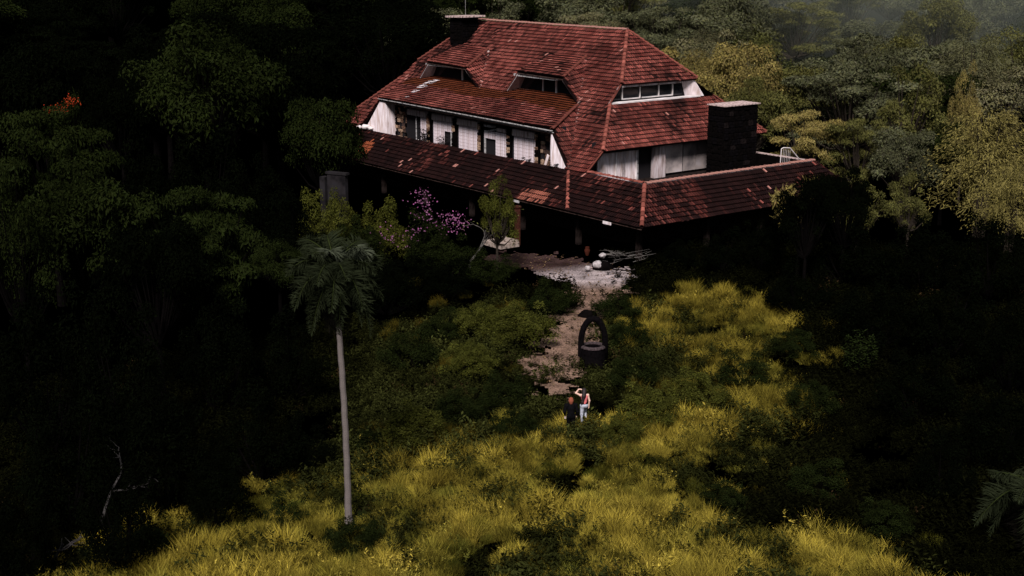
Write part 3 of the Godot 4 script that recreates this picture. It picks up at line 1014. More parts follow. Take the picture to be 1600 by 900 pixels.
	for k in 5:
		var x0: float = bays[k][0]
		var x1: float = bays[k][1]
		var t := tilt((x0 + x1) / 2)
		if k != 3:
			part_box("shutter_box", H((x0 + x1) / 2, 6.28 + t, 2.92), Vector3(x1 - x0, 0.46, 0.3), M.shutter_box, house)
		else:
			part_box("shutter_box", H(x0 + 0.7, 6.36 + t, 2.95), Vector3(1.2, 0.16, 0.2), M.gutter, house)
			part_box("shutter_box", H(x1 - 0.6, 6.2 + t, 2.95), Vector3(1.1, 0.24, 0.24), M.shutter_box, house)
			var slope := part_box("loose_slat", H(x0 + 1.1, 6.1 + t, 2.86), Vector3(1.4, 0.08, 0.06), M.gutter, house)
			slope.rotation.z = 0.2
		var top := 5.98 + t
		var bot := 3.75 + t
		if k == 0:
			slatted("roller_shutter", x1 - 0.95, x1, bot, top, 3.0, house, 9)
			part_box("door_leaf", H(x0 + 0.95, 5.0, 3.02), Vector3(0.07, 2.2, 0.05), M.gutter, house)
			part_box("door_leaf", H(x0 + 1.25, 4.2, 2.9), Vector3(0.4, 0.06, 0.05), M.white, house, Basis(Vector3(0, 0, 1), 0.5))
		elif k == 1:
			slatted("roller_shutter", x0, x0 + 1.45, bot, top, 3.0, house, 9)
			slatted("roller_shutter", x0 + 1.5, x1, top - 0.7, top, 3.0, house, 3)
			part_box("window_frame", H(x1 - 0.35, (bot + top) / 2 - 0.3, 3.0), Vector3(0.09, 1.6, 0.06), M.gutter, house)
		elif k == 3:
			slatted("roller_shutter", x0 + 1.4, x1, bot, top, 3.0, house, 9)
			slatted("roller_shutter", x0, x0 + 1.35, top - 0.55, top, 3.0, house, 2)
			part_box("door_frame", H(x0 + 0.06, (bot + top) / 2 - 0.3, 3.0), Vector3(0.12, 1.8, 0.08), M.gutter, house)
		else:
			var mid := x0 + (0.55 if k == 2 else 0.48) * (x1 - x0)
			slatted("roller_shutter", x0, mid - 0.02, bot, top, 3.0, house, 9)
			slatted("roller_shutter", mid + 0.02, x1, bot, top, 3.0, house, 9)
	# dormers
	for k in 2:
		var dz := 6.0
		var L: Vector3 = [H(-32.15, 10.02, dz), H(-20.25, 10.07, dz)][k]
		var R: Vector3 = [H(-26.85, 9.86, dz), H(-14.98, 9.97, dz)][k]
		var TL: Vector3 = [fr(-31.73, 9.41), fr(-19.67, 9.29)][k]
		var TR: Vector3 = [fr(-28.08, 9.15), fr(-16.25, 9.26)][k]
		var BL: Vector3 = [H(-33.85, 8.35, 6.15), H(-22.0, 8.32, 6.15)][k]
		var BR: Vector3 = [fr(-24.97, 6.0), fr(-13.3, 6.05)][k]
		var dr := tiled("dormer_roof", [L, R, TR, TL], X, 0.3)
		caps(dr, R, TR, 3)
		strip("verge", L, TL, 0.1, M.ridge[3], dr)
		strip("eave_board", L + Vector3(0, -0.17, 0.02), R + Vector3(0, -0.17, 0.02), 0.06, M.soffit, dr, 0.04)
		tiled("dormer_cheek", [R, BR, TR], H(-0.3, -0.05, 1.0), 0.36)
		var lc := Geo.new()
		lc.prism([L, TL, [fr(-34.0, 6.2), fr(-22.1, 6.2)][k]], Vector3(0.06, -0.05, 0))
		obj("dormer_cheek", lc.mesh(), M.ridge[3], house)
		# window at the back of the recess
		var wl: Array = [[-33.05, -32.25, -26.95, -27.9], [-21.35, -20.5, -15.1, -16.1]][k]
		var dw := obj("dormer_window", poly_mesh([H(wl[0] - 0.4, 8.4, 7.05), H(wl[2] + 0.8, 8.4, 7.05), H(wl[3] + 0.9, 9.95, 7.05), H(wl[1] - 0.3, 9.95, 7.05)]), M.glass, house)
		part_box("lintel", H((wl[1] + wl[3]) / 2, 9.78, 6.5), Vector3(wl[3] - wl[1] + 0.6, 0.16, 0.9), M.gutter, dw)
		part_box("sill", H((wl[0] + wl[2]) / 2, 8.63, 7.0), Vector3(wl[2] - wl[0], 0.08, 0.12), M.gutter, dw)
		for mx in [[-28.75], [-18.5, -16.95]][k]:
			part_box("mullion", H(mx, 9.2, 7.0), Vector3(0.14 if mx > -18.0 or k == 0 else 0.08, 1.15, 0.08), M.white, dw)
		var rv := Geo.new()
		rv.prism([L + Vector3(0.1, -0.18, 0), BL + Vector3(0.1, 0, 0), H(wl[0], 8.55, 7.03), H(wl[1], 9.8, 7.03)], Vector3(-0.08, -0.04, 0))
		obj("reveal", rv.mesh(), M.wall, house)
		rv = Geo.new()
		rv.prism([R + Vector3(-0.12, -0.2, 0), BR + Vector3(-0.5, 0.1, -0.2), H(wl[2], 8.55, 7.03), H(wl[3], 9.8, 7.03)], Vector3(0.06, -0.04, 0))
		obj("reveal", rv.mesh(), M.wall_dim, house)
	# chimneys
	var ch := part_box("ridge_chimney", H(-32.35, 11.7, 9.75), Vector3(1.7, 3.4, 1.6), M.stone_dark, house)
	stones(ch, Vector3(-0.85, -1.2, 0.8), X, Vector3.UP, 1.7, 2.9, 0.4, [M.stone_dark, M.black_paint, M.stone_dark], 0.9)
	stones(ch, Vector3(0.85, -0.6, 0.8), D, Vector3.UP, 1.6, 2.3, 0.4, [M.stone_dark, M.black_paint, M.stone_dark], 0.9)
	part_box("cap_slab", Vector3(0.15, 1.78, 0), Vector3(2.4, 0.14, 2.3), M.slab, ch).rotation.z = 0.03
	var an := Geo.new()
	an.tube([Vector3(0.2, 1.8, 0), Vector3(0.2, 3.6, 0)], [0.012, 0.01], 5)
	obj("antenna", an.mesh(), M.gutter, ch)
	var cr := part_box("stone_chimney", H(-6.35, 5.6, 14.25), Vector3(1.5, 5.4, 3.3), M.stone_dark, house)
	stones(cr, Vector3(-0.75, -2.3, 1.65), X, Vector3.UP, 1.5, 4.9, 0.45, [M.stone_dark, M.black_paint, M.stone_dark], 0.9)
	stones(cr, Vector3(0.75, -2.3, 1.65), D, Vector3.UP, 3.3, 4.9, 0.45, [M.stone_dark, M.black_paint, M.stone_dark, M.stone_dark, M.stone_dark, M.black_paint, M.stone_dark, M.black_paint, M.stone_spot], 0.92)
	part_box("cap_slab", Vector3(0.05, 2.75, 0), Vector3(1.75, 0.07, 3.5), M.slab, cr)
	# stair rail at the far end of the terrace
	var rail := Geo.new()
	rail.tube([H(-2.4, 4.4, 14.9), H(-2.4, 5.6, 14.95), H(-2.35, 5.66, 15.1), H(-2.3, 5.6, 15.7), H(-2.3, 4.75, 16.7)], [0.03, 0.035, 0.04, 0.04, 0.04], 6)
	for k in 5:
		rail.tube([H(-2.35, 5.6 - 0.04 * k, 15.1 + k * 0.17), H(-2.35, 4.4, 15.1 + k * 0.17)], [0.009, 0.009], 4)
	obj("stair_rail", rail.mesh(), M.white, house)

func poly_mesh(p: Array) -> ArrayMesh:
	var g := Geo.new()
	for k in range(1, p.size() - 1):
		g.tri(p[0], p[k], p[k + 1])
	return g.mesh()

# ---------------------------------------------------------------- smaller things
func house_point(x: float, h: float, d: float) -> Vector3:
	return HOUSE_AT + H(x, h, d).rotated(Vector3.UP, HOUSE_TURN)

func lump(s: Vector3, rough: float, seed_: int) -> ArrayMesh:
	var n := FastNoiseLite.new()
	n.seed = seed_
	var g := Geo.new()
	var at := func(i: int, j: int) -> Vector3:
		var th := PI * i / 8.0
		var ph := TAU * (j % 12) / 12.0
		var d := Vector3(sin(th) * cos(ph), cos(th), sin(th) * sin(ph))
		return d * s * (1.0 + rough * n.get_noise_3dv(d * 90.0))
	for i in 8:
		for j in 12:
			g.quad(at.call(i, j), at.call(i + 1, j), at.call(i + 1, j + 1), at.call(i, j + 1))
	return g.mesh(true)

func make_things() -> void:
	rng.seed = 808
	# the stone well with an arch over it
	var at := Vector3(3.75, gh(3.75, -59.3), -59.3)
	var well := thing("stone_well", "black stone well with a tall arched handle over its round rim", "well", at)
	var g := Geo.new()
	var n := 28
	for k in n:
		var a := TAU * k / n
		var b := TAU * (k + 1) / n
		var p := Vector3(cos(a), 0, sin(a))
		var q := Vector3(cos(b), 0, sin(b))
		g.quad(p * 0.62, q * 0.62, q * 0.55 + Vector3(0, 0.95, 0), p * 0.55 + Vector3(0, 0.95, 0))
		g.quad(p * 0.42 + Vector3(0, 0.1, 0), q * 0.42 + Vector3(0, 0.1, 0), q * 0.42 + Vector3(0, 0.95, 0), p * 0.42 + Vector3(0, 0.95, 0))
		g.tri(p * 0.42 + Vector3(0, 0.1, 0), q * 0.42 + Vector3(0, 0.1, 0), Vector3(0, 0.1, 0))
	obj("basin", g.mesh(), M.well, well)
	g = Geo.new()
	for k in n:
		var a := TAU * k / n
		var b := TAU * (k + 1) / n
		var prof := [Vector2(0.40, 0.95), Vector2(0.42, 1.03), Vector2(0.50, 1.05), Vector2(0.58, 1.02), Vector2(0.60, 0.94)]
		for j in 4:
			var f := func(an: float, e: Vector2) -> Vector3: return Vector3(cos(an) * e.x, e.y, sin(an) * e.x)
			g.quad(f.call(a, prof[j]), f.call(b, prof[j]), f.call(b, prof[j + 1]), f.call(a, prof[j + 1]))
	obj("rim", g.mesh(), M.well_rim, well)
	g = Geo.new()
	var pts := []
	var rr := []
	for k in 25:
		var a := PI * k / 24.0
		pts.append(Vector3(-cos(a) * 0.56, 1.15 + sin(a) * 1.15 if k > 0 and k < 24 else 0.5, 0.05))
		rr.append(0.15)
	g.tube(pts, rr, 8)
	obj("arch", g.mesh(true), M.well, well)
	# pale sacks and dead branches heaped at the edge of the gravel
	var sacks := [[Vector3(4.55, 0.22, -77.9), Vector3(0.2, 0.14, 0.18), "small white sack at the path end of the rubbish heap"], [Vector3(5.15, 0.33, -78.3), Vector3(0.34, 0.22, 0.3), "grey white sack in the middle of the rubbish heap"], [Vector3(5.5, 0.75, -79.0), Vector3(0.28, 0.15, 0.22), "white sack highest on the rubbish heap"]]
	for k in 3:
		var s := thing("sack", sacks[k][2], "sack", sacks[k][0] - Vector3(0, sacks[k][1].y * 0.6, 0), 0.7 * k, "sacks on the rubbish heap")
		var bag := obj("bag", lump(sacks[k][1], 0.45, 5 + k), M.sack, s)
		bag.position.y = sacks[k][1].y * 0.6
		var knot := obj("knot", lump(Vector3(0.09, 0.07, 0.07), 0.3, 15 + k), M.slab, s)
		knot.position = Vector3(sacks[k][1].x, sacks[k][1].y * 0.7, 0)
	tag(obj("dark_rock", lump(Vector3(0.62, 0.4, 0.5), 0.35, 71), M.stone_dark), "dark boulder under the sacks of the rubbish heap", "rock")
	get_node("dark_rock").position = Vector3(5.5, 0.15, -78.5)
	tag(obj("dark_rock", lump(Vector3(0.5, 0.28, 0.4), 0.35, 72), M.stone_dark), "dark boulder lying across the soil path behind the well", "rock")
	get_node("dark_rock_001").position = Vector3(3.95, 0.14, -67.6)
	for k in 10:
		var b := Geo.new()
		var p := Vector3.ZERO
		var d := Vector3(rng.randf_range(0.5, 1.0), rng.randf_range(-0.02, 0.25), rng.randf_range(-0.5, 0.5)).normalized()
		var line := [p]
		var rad := [rng.randf_range(0.022, 0.045)]
		for j in 5:
			d = (d + Vector3(rng.randfn(), rng.randfn() * 0.6, rng.randfn()) * 0.3).normalized()
			p += d * rng.randf_range(0.18, 0.36)
			line.append(p)
			rad.append(rad[0] * (1.0 - 0.17 * (j + 1)))
		b.tube(line, rad, 5)
		for j in 2:
			var q: Vector3 = line[2 + j]
			b.tube([q, q + Vector3(rng.randfn(), 0.4, rng.randfn()) * 0.25, q + Vector3(rng.randfn(), 0.5, rng.randfn()) * 0.42], [0.02, 0.014, 0.006], 4)
		var o := obj("dead_branch", b.mesh(), M.bare)
		o.position = Vector3(5.4 + rng.randf_range(0.0, 2.0), 0.25 + rng.randf_range(0.0, 0.75), -78.9 + rng.randf_range(-0.8, 0.8))
		tag(o, "grey dead branch tangled with others on the rubbish heap right of the sacks", "branch", "dead branches of the rubbish heap")
	# dead leaves blown over the gravel yard and the path
	var lit := Geo.new()
	for k in 1500:
		var x := rng.randf_range(-2.0, 7.5)
		var z := rng.randf_range(-82.5, -56.0)
		if to_walk(x, z) > 0.3:
			continue
		var an := rng.randf() * TAU
		lit.col = Color(0.10, 0.065, 0.035) * rng.randf_range(0.2, 1.6)
		lit.leaf(Vector3(x, gh(x, z) + 0.07, z), Vector3.UP, Vector3(cos(an), rng.randf_range(0.0, 0.3), sin(an)), rng.randf_range(0.1, 0.26), 0.09)
	var litter := obj("leaf_litter", lit.mesh(), M.grass, self, true)
	tag(litter, "dead leaves strewn over the gravel yard and the soil path", "litter")
	# by the house front
	var st := house_point(-11.5, 0.0, -1.9)
	var step := thing("concrete_step", "worn pinkish concrete doorstep slab by the brick pillar", "step", Vector3(-0.7, 0, -85.2), HOUSE_TURN)
	part_box("slab", Vector3(0, 0.15, 0), Vector3(1.9, 0.3, 1.5), M.concrete, step)
	part_box("tread", Vector3(0.1, 0.36, -0.35), Vector3(1.6, 0.12, 0.8), M.concrete, step)
	var pil := thing("brick_pillar", "dark red brick pillar under the front skirt roof beside the doorstep", "pillar", Vector3(0.35, 0, -85.3), HOUSE_TURN)
	part_box("shaft", Vector3(0, 1.25, 0), Vector3(0.28, 2.5, 0.28), M.brick_pillar, pil)
	part_box("capital", Vector3(0, 2.56, 0), Vector3(0.36, 0.12, 0.36), M.brick_pillar, pil)
	var pot := thing("clay_pot", "small red clay pot in the dark porch above the gravel yard", "pot", Vector3(4.75, 0, -82.3))
	pot.scale = Vector3.ONE * 0.8
	var pg := Geo.new()
	for k in 14:
		var a := TAU * k / 14
		var b := TAU * (k + 1) / 14
		var prof := [Vector2(0.12, 0.0), Vector2(0.2, 0.25), Vector2(0.23, 0.45), Vector2(0.15, 0.6), Vector2(0.19, 0.68)]
		for j in 4:
			pg.quad(Vector3(cos(a) * prof[j].x, prof[j].y, sin(a) * prof[j].x), Vector3(cos(b) * prof[j].x, prof[j].y, sin(b) * prof[j].x), Vector3(cos(b) * prof[j + 1].x, prof[j + 1].y, sin(b) * prof[j + 1].x), Vector3(cos(a) * prof[j + 1].x, prof[j + 1].y, sin(a) * prof[j + 1].x))
	obj("vessel", pg.mesh(true), worn(0.055, 0.016, 0.01, 90, 2.0, 0.4), pot)
	var wl := thing("wall_stub", "grey weathered concrete wall stub behind the bushes left of the house", "wall", Vector3(-11.1, 0, -84.0), -0.5)
	part_box("wall_block", Vector3(0, 2.45, 0), Vector3(1.4, 4.9, 0.3), M.grey_concrete, wl)
	part_box("coping", Vector3(0, 4.97, 0), Vector3(1.6, 0.14, 0.42), M.grey_concrete, wl)
	part_box("pier", Vector3(-0.95, 2.4, 0.1), Vector3(0.4, 4.6, 0.5), M.grey_concrete, wl)
	# on the balcony
	var bp := house_point(-12.3, 3.95, 2.35)
	var board := obj("white_board", BoxMesh.new(), M.wing)
	(board.mesh as BoxMesh).size = Vector3(0.22, 1.35, 0.05)
	board.position = bp + Vector3(0, 0.6, 0)
	board.rotation = Vector3(0, HOUSE_TURN, -0.42)
	tag(board, "loose white board leaning at the balcony end beside the white wing wall", "board")
	for e in [[-35.2, 4.75, 1.85, 0.35, "largest"], [-34.5, 4.7, 1.9, 0.25, "middle sized"], [-36.0, 4.65, 1.75, 0.28, "outermost"]]:
		var rb := obj("rubble_lump", lump(Vector3(e[3], e[3] * 0.6, e[3] * 0.8), 0.4, int(e[3] * 100)), M.white)
		rb.position = house_point(e[0], e[1], e[2])
		tag(rb, "%s white plaster lump lying below the left wing wall" % e[4], "rubble", "plaster lumps on the skirt roof")
	for e in [[-25.0, 2.45, 1.0, "dark plant growing before the half open second bay of the balcony"], [-27.6, 2.5, 1.3, "dark hanging plant at the first balcony pilaster"], [-14.9, 2.6, 0.6, "small dark plant before the closed last balcony shutter"], [-11.0, 2.0, 0.75, "dry weeds at the foot of the white wing wall, right end of the balcony"]]:
		var wp := thing("balcony_plant", e[3], "plant", house_point(e[0], 4.05, e[1]))
		var lg := Geo.new()
		var sg := Geo.new()
		for k in int(70 * e[2]):
			var an := rng.randf() * TAU
			var q: Vector3 = Vector3(cos(an) * 0.3, 0, sin(an) * 0.3) * e[2] * rng.randf() + Vector3(0, rng.randf_range(0.2, 1.0) * e[2], 0)
			lg.col = Color.WHITE * rng.randf_range(0.5, 1.0)
			lg.leaf(q, Vector3.UP, Vector3(cos(an), rng.randf_range(-0.4, 0.4), sin(an)).normalized(), 0.3, 0.12)
			if k % 8 == 0:
				sg.tube([Vector3.ZERO, q], [0.02, 0.01], 4)
		obj("foliage", lg.mesh(), M.black, wp)
		obj("stem", sg.mesh(), M.bark, wp)

# ---------------------------------------------------------------- people
func net(bones: Array, cell: float, k: float) -> ArrayMesh:        # surface nets round tapered capsules [a, b, ra, rb]
	var lo := Vector3.ONE * 1e9
	var hi := -lo
	for b in bones:
		var r: float = maxf(b[2], b[3]) + 2.5 * cell
		lo = lo.min(b[0] - Vector3.ONE * r).min(b[1] - Vector3.ONE * r)
		hi = hi.max(b[0] + Vector3.ONE * r).max(b[1] + Vector3.ONE * r)
	var nx := int((hi.x - lo.x) / cell) + 2
	var ny := int((hi.y - lo.y) / cell) + 2
	var nz := int((hi.z - lo.z) / cell) + 2
	var f := PackedFloat32Array()
	f.resize(nx * ny * nz)
	f.fill(1.0)
	for b in bones:
		var a: Vector3 = b[0]
		var ab: Vector3 = b[1] - a
		var l2 := maxf(ab.length_squared(), 1e-9)
		var pad: float = maxf(b[2], b[3]) + k + 2.0 * cell
		var i0 := Vector3i(((a.min(b[1]) - Vector3.ONE * pad - lo) / cell).floor()).clamp(Vector3i.ZERO, Vector3i(nx - 1, ny - 1, nz - 1))
		var i1 := Vector3i(((a.max(b[1]) + Vector3.ONE * pad - lo) / cell).ceil()).clamp(Vector3i.ZERO, Vector3i(nx - 1, ny - 1, nz - 1))
		for z in range(i0.z, i1.z + 1):
			for y in range(i0.y, i1.y + 1):
				for x in range(i0.x, i1.x + 1):
					var p := lo + Vector3(x, y, z) * cell
					var t := clampf((p - a).dot(ab) / l2, 0.0, 1.0)
					var d := p.distance_to(a + ab * t) - lerpf(b[2], b[3], t)
					var at := (z * ny + y) * nx + x
					var o := f[at]
					var h := clampf(0.5 + 0.5 * (o - d) / k, 0.0, 1.0)
					f[at] = lerpf(o, d, h) - k * h * (1.0 - h)
	var st := SurfaceTool.new()
	st.begin(Mesh.PRIMITIVE_TRIANGLES)
	st.set_smooth_group(0)
	var idx := PackedInt32Array()
	idx.resize(f.size())
	idx.fill(-1)
	var count := 0
	for z in nz - 1:
		for y in ny - 1:
			for x in nx - 1:
				var sum := Vector3.ZERO
				var m := 0
				var at := (z * ny + y) * nx + x
				var s0 := f[at] < 0.0
				var mixed := false
				for c in 8:
					var q := at + (c & 1) + ((c >> 1) & 1) * nx + (c >> 2) * nx * ny
					if (f[q] < 0.0) != s0:
						mixed = true
						break
				if not mixed:
					continue
				for e in [[0, 1], [2, 3], [4, 5], [6, 7], [0, 2], [1, 3], [4, 6], [5, 7], [0, 4], [1, 5], [2, 6], [3, 7]]:
					var c0: int = e[0]
					var c1: int = e[1]
					var v0 := f[at + (c0 & 1) + ((c0 >> 1) & 1) * nx + (c0 >> 2) * nx * ny]
					var v1 := f[at + (c1 & 1) + ((c1 >> 1) & 1) * nx + (c1 >> 2) * nx * ny]
					if (v0 < 0.0) != (v1 < 0.0):
						var t := v0 / (v0 - v1)
						sum += Vector3(c0 & 1, (c0 >> 1) & 1, c0 >> 2).lerp(Vector3(c1 & 1, (c1 >> 1) & 1, c1 >> 2), t)
						m += 1
				st.add_vertex(lo + (Vector3(x, y, z) + sum / m) * cell)
				idx[at] = count
				count += 1
	var step := [1, nx, nx * ny]
	for z in range(1, nz - 1):
		for y in range(1, ny - 1):
			for x in range(1, nx - 1):
				var at := (z * ny + y) * nx + x
				for ax in 3:
					var q: int = at + step[ax]
					if (f[at] < 0.0) == (f[q] < 0.0):
						continue
					var u: int = step[(ax + 1) % 3]
					var w: int = step[(ax + 2) % 3]
					var a := idx[at]
					var b := idx[at - u]
					var c := idx[at - u - w]
					var d := idx[at - w]
					if a < 0 or b < 0 or c < 0 or d < 0:
						continue
					for i in ([a, b, c, a, c, d] if f[at] < 0.0 else [a, c, b, a, d, c]):
						st.add_index(i)
	st.generate_normals()
	return st.commit()

func hand(bones: Array, wrist: Vector3, dir: Vector3, side: Vector3) -> void:    # palm, four curled fingers of different lengths and a thumb
	var n := dir.cross(side).normalized()
	bones.append([wrist, wrist + dir * 0.08, 0.026, 0.032])
	for k in 4:
		var root := wrist + dir * 0.085 + side * (k - 1.5) * 0.02
		var l: float = [0.065, 0.08, 0.075, 0.058][k]
		bones.append([root, root + dir * l * 0.5 + n * 0.008, 0.0095, 0.009])
		bones.append([root + dir * l * 0.5 + n * 0.008, root + dir * l * 0.9 + n * 0.03, 0.009, 0.0075])
	bones.append([wrist + dir * 0.03 - side * 0.03, wrist + dir * 0.075 - side * 0.062 + n * 0.012, 0.012, 0.009])

func make_people() -> void:
	# the woman climbs the slope ahead: seen from behind, one arm raised to her hair, one knee lifted
	var w := thing("person", "person with long dark hair, pink sleeveless top and light jeans climbing the slope", "person", Vector3(2.9, gh(2.9, -50.9) + 0.12, -50.9), 0.25)
	w.scale = Vector3.ONE * 0.89
	var skin := worn(0.62, 0.42, 0.34, 101, 3.0, 0.8)
	var hip := Vector3(0, 0.93, 0)
	var chest := Vector3(0.02, 1.26, -0.04)
	var neck := Vector3(0.02, 1.44, -0.06)
	var head := Vector3(0.01, 1.57, -0.09)
	var kl := Vector3(-0.10, 0.50, -0.02)
	var fl := Vector3(-0.10, 0.07, 0.06)
	var kr := Vector3(0.16, 0.70, -0.34)
	var fr_ := Vector3(0.15, 0.30, -0.22)
	var sl := Vector3(-0.16, 1.40, -0.05)
	var sr := Vector3(0.19, 1.38, -0.05)
	var el := Vector3(-0.36, 1.50, -0.12)
	var hl := Vector3(-0.22, 1.66, -0.14)
	var er := Vector3(0.25, 1.12, 0.0)
	var hr := Vector3(0.23, 0.90, -0.02)
	var b := [[neck - Vector3(0, 0.04, 0), head, 0.055, 0.05], [head + Vector3(0, 0.03, 0.01), head + Vector3(0, -0.04, -0.03), 0.09, 0.07], [head + Vector3(0, -0.02, -0.1), head + Vector3(0, -0.045, -0.115), 0.016, 0.014], [head + Vector3(0.088, -0.01, 0), head + Vector3(0.09, -0.04, 0), 0.018, 0.014], [head + Vector3(-0.088, -0.01, 0), head + Vector3(-0.09, -0.04, 0), 0.018, 0.014],
		[hip, chest, 0.12, 0.125], [sl, sr, 0.062, 0.062], [chest, neck, 0.11, 0.06], [sl, el, 0.048, 0.04], [el, hl, 0.04, 0.028], [sr, er, 0.048, 0.04], [er, hr, 0.04, 0.028],
		[hip + Vector3(-0.08, -0.03, 0), kl, 0.088, 0.055], [kl, fl, 0.052, 0.036], [hip + Vector3(0.09, -0.03, 0), kr, 0.088, 0.056], [kr, fr_, 0.052, 0.036], [fl, fl + Vector3(0, -0.04, -0.16), 0.038, 0.03], [fr_, fr_ + Vector3(0, -0.05, -0.16), 0.038, 0.03]]
	hand(b, hl, (head + Vector3(-0.02, 0.1, 0.02) - hl).normalized(), Vector3(0, 0, 1))
	hand(b, hr, Vector3(-0.03, -1, -0.05).normalized(), Vector3(0, 0, 1))
	obj("body", net(b, 0.016, 0.03), skin, w)
	obj("top", net([[hip + Vector3(0, 0.12, 0), chest, 0.128, 0.142], [chest, chest + Vector3(0, 0.1, -0.02), 0.138, 0.10], [sl + Vector3(0.05, -0.03, 0), sr - Vector3(0.05, 0.03, 0), 0.07, 0.07]], 0.018, 0.04), worn(0.62, 0.16, 0.17, 102, 2.0, 0.7), w)
	obj("belt", net([[hip + Vector3(-0.05, 0.09, 0), hip + Vector3(0.05, 0.09, 0), 0.125, 0.125]], 0.018, 0.03), M.black_paint, w)
	obj("jeans", net([[hip + Vector3(-0.05, 0.0, 0.01), hip + Vector3(0.05, 0.0, 0.01), 0.138, 0.138], [hip + Vector3(-0.08, -0.03, 0), kl, 0.104, 0.07], [kl, fl + Vector3(0, 0.05, 0), 0.068, 0.055], [hip + Vector3(0.09, -0.03, 0), kr, 0.104, 0.072], [kr, fr_ + Vector3(0, 0.05, 0), 0.07, 0.055]], 0.018, 0.04), worn(0.40, 0.44, 0.52, 103, 1.5, 0.6), w)
	obj("hair", net([[head + Vector3(0, 0.05, 0.02), head + Vector3(0, -0.02, 0.05), 0.105, 0.10], [head + Vector3(0, 0, 0.06), Vector3(-0.05, 1.40, 0.09), 0.095, 0.09], [Vector3(-0.05, 1.40, 0.09), Vector3(-0.12, 1.12, 0.12), 0.09, 0.06], [Vector3(-0.12, 1.12, 0.12), Vector3(-0.15, 0.98, 0.10), 0.06, 0.02]], 0.016, 0.04), matte(0.012, 0.008, 0.007, 0.6, 0.3), w)
	for s in [fl, fr_]:
		obj("shoe", net([[s + Vector3(0, -0.025, 0.02), s + Vector3(0, -0.05, -0.17), 0.05, 0.042]], 0.014, 0.02), M.white, w)
	# the man follows, all in black, reddish hair
	var m := thing("person", "person with reddish hair dressed all in black following the woman up the slope", "person", Vector3(2.33, gh(2.33, -49.9), -49.9), 0.1)
	m.scale = Vector3.ONE * 0.89
	hip = Vector3(0, 0.95, 0)
	chest = Vector3(0, 1.30, -0.03)
	neck = Vector3(0, 1.50, -0.04)
	head = Vector3(0, 1.64, -0.06)
	kl = Vector3(-0.10, 0.52, -0.10)
	fl = Vector3(-0.11, 0.08, -0.04)
	kr = Vector3(0.11, 0.50, -0.02)
	fr_ = Vector3(0.11, 0.08, 0.16)
	sl = Vector3(-0.21, 1.44, -0.03)
	sr = Vector3(0.21, 1.44, -0.03)
	el = Vector3(-0.30, 1.16, 0.02)
	hl = Vector3(-0.25, 0.95, -0.10)
	er = Vector3(0.30, 1.16, 0.02)
	hr = Vector3(0.27, 0.94, -0.08)
	b = [[neck - Vector3(0, 0.04, 0), head, 0.062, 0.055], [head + Vector3(0, 0.03, 0.01), head + Vector3(0, -0.045, -0.03), 0.095, 0.075], [head + Vector3(0, -0.02, -0.105), head + Vector3(0, -0.045, -0.12), 0.017, 0.015], [head + Vector3(0.093, -0.01, 0), head + Vector3(0.095, -0.045, 0), 0.019, 0.015], [head + Vector3(-0.093, -0.01, 0), head + Vector3(-0.095, -0.045, 0), 0.019, 0.015],
		[hip, chest, 0.135, 0.15], [sl, sr, 0.075, 0.075], [chest, neck, 0.12, 0.07], [sl, el, 0.056, 0.046], [el, hl, 0.046, 0.032], [sr, er, 0.056, 0.046], [er, hr, 0.046, 0.032],
		[hip + Vector3(-0.09, -0.03, 0), kl, 0.094, 0.06], [kl, fl, 0.056, 0.04], [hip + Vector3(0.09, -0.03, 0), kr, 0.094, 0.06], [kr, fr_, 0.056, 0.04], [fl, fl + Vector3(0, -0.05, -0.18), 0.04, 0.032], [fr_, fr_ + Vector3(0, -0.05, -0.18), 0.04, 0.032]]
	hand(b, hl, Vector3(0.15, -0.9, -0.35).normalized(), Vector3(0, 0, 1))
	hand(b, hr, Vector3(-0.1, -0.9, -0.3).normalized(), Vector3(0, 0, 1))
	obj("body", net(b, 0.017, 0.03), worn(0.5, 0.33, 0.26, 104, 3.0, 0.8), m)
	var cloth := worn(0.004, 0.004, 0.005, 105, 1.5, 0.5)
	obj("jacket", net([[hip + Vector3(0, 0.02, 0), chest, 0.16, 0.172], [chest, neck - Vector3(0, 0.03, 0), 0.15, 0.09], [sl, sr, 0.092, 0.092], [sl, el, 0.075, 0.064], [el, hl.lerp(el, 0.1), 0.064, 0.05], [sr, er, 0.075, 0.064], [er, hr.lerp(er, 0.1), 0.064, 0.05]], 0.018, 0.04), cloth, m)
	obj("trousers", net([[hip + Vector3(-0.05, 0, 0), hip + Vector3(0.05, 0, 0), 0.148, 0.148], [hip + Vector3(-0.09, -0.03, 0), kl, 0.11, 0.076], [kl, fl + Vector3(0, 0.03, 0), 0.074, 0.062], [hip + Vector3(0.09, -0.03, 0), kr, 0.11, 0.076], [kr, fr_ + Vector3(0, 0.03, 0), 0.074, 0.062]], 0.018, 0.04), cloth, m)
	obj("hair", net([[head + Vector3(0, 0.06, 0.02), head + Vector3(0, -0.01, 0.05), 0.108, 0.1], [head + Vector3(0, 0, 0.05), head + Vector3(0, -0.09, 0.06), 0.1, 0.075]], 0.014, 0.04), worn(0.24, 0.075, 0.045, 106, 6.0, 0.4), m)
	for s in [fl, fr_]:
		obj("shoe", net([[s + Vector3(0, -0.03, 0.02), s + Vector3(0, -0.055, -0.19), 0.055, 0.045]], 0.014, 0.02), M.black_paint, m)
	part_box("phone", hl + Vector3(0.01, -0.1, -0.02), Vector3(0.075, 0.12, 0.012), M.white, m)

